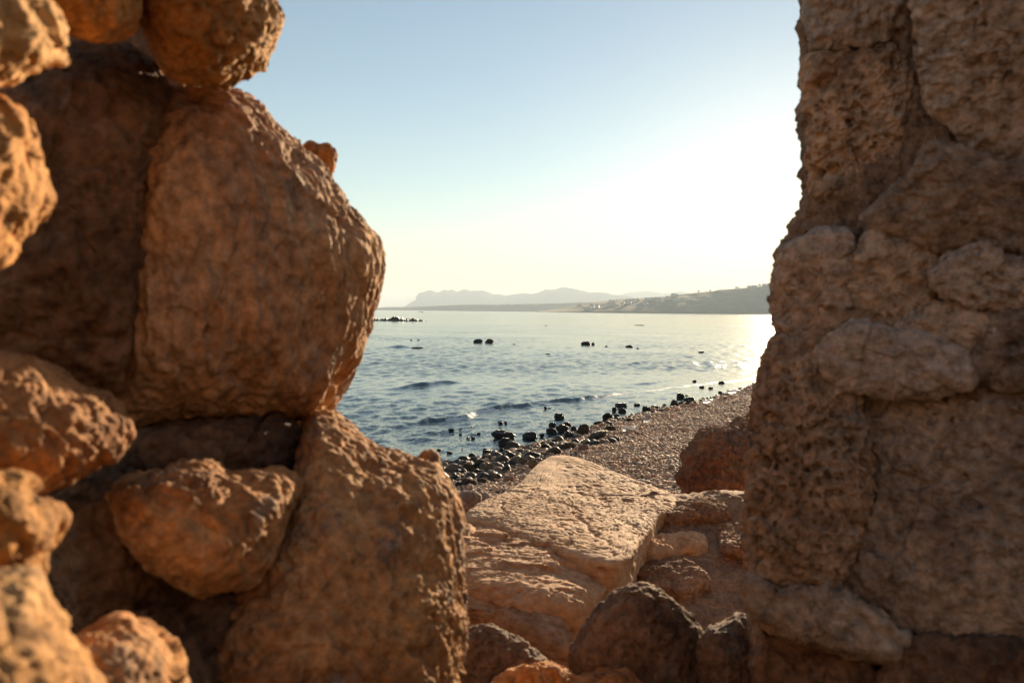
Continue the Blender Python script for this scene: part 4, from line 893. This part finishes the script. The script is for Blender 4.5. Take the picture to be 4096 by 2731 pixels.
hr = [make_mesh('roof', [(-7.4, -5.4, 6.5), (7.4, -5.4, 6.5), (7.4, 5.4, 6.5), (-7.4, 5.4, 6.5), (-4, 0, 8.6), (4, 0, 8.6), (4, 0, 8.6), (-4, 0, 8.6)], [(0, 1, 5, 4), (1, 2, 6, 5), (2, 3, 7, 6), (3, 0, 4, 7), (0, 3, 2, 1)], m_rf, False),
      boxm('roof', -5.3, 5.3, -4.3, 4.3, 4, 4.5, m_wh), boxm('roof', -10.3, 10.3, -5.3, 5.3, 9, 9.5, m_wh)]
win = boxm('window', -0.8, 0.8, -0.12, 0.12, 0, 1.5, m_gl)
bpy.context.view_layer.update()
dg = bpy.context.evaluated_depsgraph_get()
def cast(o, px, py):
    d = ray(px, py); ok, loc, n_, i_ = o.ray_cast(Vector(CAM.tolist()), Vector(d.tolist())); return loc if ok else None
def house(o_on, px, py, kind, label, group, rz=0.0):
    p = cast(o_on, px, py)
    if p is None: return
    e = bpy.data.objects.new('house', None); COL.objects.link(e); e.location = p; e.rotation_euler = (0, 0, rz); tag(e, label, 'house', group)
    link('wall', hw[kind], e); link('roof', hr[kind], e)
    for wx_ in ((-4, 0, 4), (-2.5, 2.5), (-7, -2.5, 2.5, 7))[kind]:
        for wz in ((1, 4), (1.2,), (1, 5))[kind]:
            link('window', win, e, (wx_, (-5, -4, -5)[kind] - 0.1, wz))
hills = [o for o in bpy.data.objects if o.name.startswith('hill')]
hrg = random.Random(5)
for k in range(46):
    t = hrg.random(); px = 2300 + 430 * t + hrg.uniform(-20, 20)
    top = np.interp(px, [a for a, _ in hill_prof], [c for _, c in hill_prof])
    py = top + 6 + hrg.random() ** 1.3 * (26 - 8 * abs(t - 0.5))
    house(hillo, px, py, hrg.choice([0, 1, 1, 2]), 'small pale house of the village scattered over the far hillside', 'pale houses on the far hillside', hrg.uniform(-0.5, 0.5))
for px, py, kd in [(1992, 1221), (2006, 1221), (2020, 1221), (2030, 1220.5), (2044, 1221), (2108, 1219), (2148, 1219)] and [(1992, 1222, 1), (2006, 1222, 2), (2020, 1222, 0), (2032, 1221, 2), (2046, 1222, 1), (2108, 1219, 0), (2148, 1219, 2)]:
    house(hills[0], px, py, kd, 'distant pale building on the crest of the low headland', 'pale buildings on the low headland')
for px, py, kd, lb in [(3000, 1153, 2, 'long hazy house on the right hill crest, left of its neighbours'), (3018, 1151, 2, 'second long hazy house on the right hill crest'), (3060, 1145, 2, 'hazy house high on the right hill crest beside the wall'), (3078, 1142, 0, 'hazy house with a pitched roof highest on the crest beside the wall'), (2695, 1184, 2, 'squat house on the shoulder of the hill above the village'), (2668, 1189, 1, 'little house on the shoulder left of the squat one')]:
    house(hillo, px, py, kd, lb, 'houses on the hill crest')
rgt = np.random.default_rng(21)
def far_tree(px, py, hgt, label):
    p = cast(hillo, px, py)
    if p is None: return
    e = bpy.data.objects.new('tree', None); COL.objects.link(e); e.location = p; tag(e, label, 'tree', 'lone trees on the far hill crest')
    n = 8; a = np.linspace(0, 6.28, n, endpoint=False); V = np.concatenate([np.stack([r * np.cos(a), r * np.sin(a), np.full(n, z)], 1) for z, r in ((-1, .5), (hgt * 0.25, .35), (hgt * .6, .2))])
    link('trunk', make_mesh('trunk', V, grid_faces(3, n, True), M['brown']), e)
    c = rgt.normal(size=(900, 3)); c /= np.linalg.norm(c, axis=1)[:, None]; c *= rgt.random(900)[:, None] ** 0.4 * np.array([hgt * .5, hgt * .5, hgt * .35]); c = c + 0.25 * hgt * fbm(c * 0.4, 2)[:, None] * 0.5; c[:, 2] += hgt * .65
    tv = rgt.normal(size=(900, 4, 3)) * 0.35; V = (c[:, None] + tv).reshape(-1, 3)
    link('crown', make_mesh('crown', V, np.arange(3600).reshape(-1, 4), m_lf, False), e)
far_tree(2794, 1171, 9, 'lone round tree on the bare middle of the far hill crest')
far_tree(2841, 1167, 8, 'small flat topped tree right of the lone round one on the crest')
far_tree(2945, 1156, 9, 'bushy tree on the crest left of the long hazy houses')
far_tree(2954, 1155, 7, 'low bush like tree touching the bushy one on the crest')
far_tree(3038, 1149, 13, 'tall tree on the crest between the hazy houses')
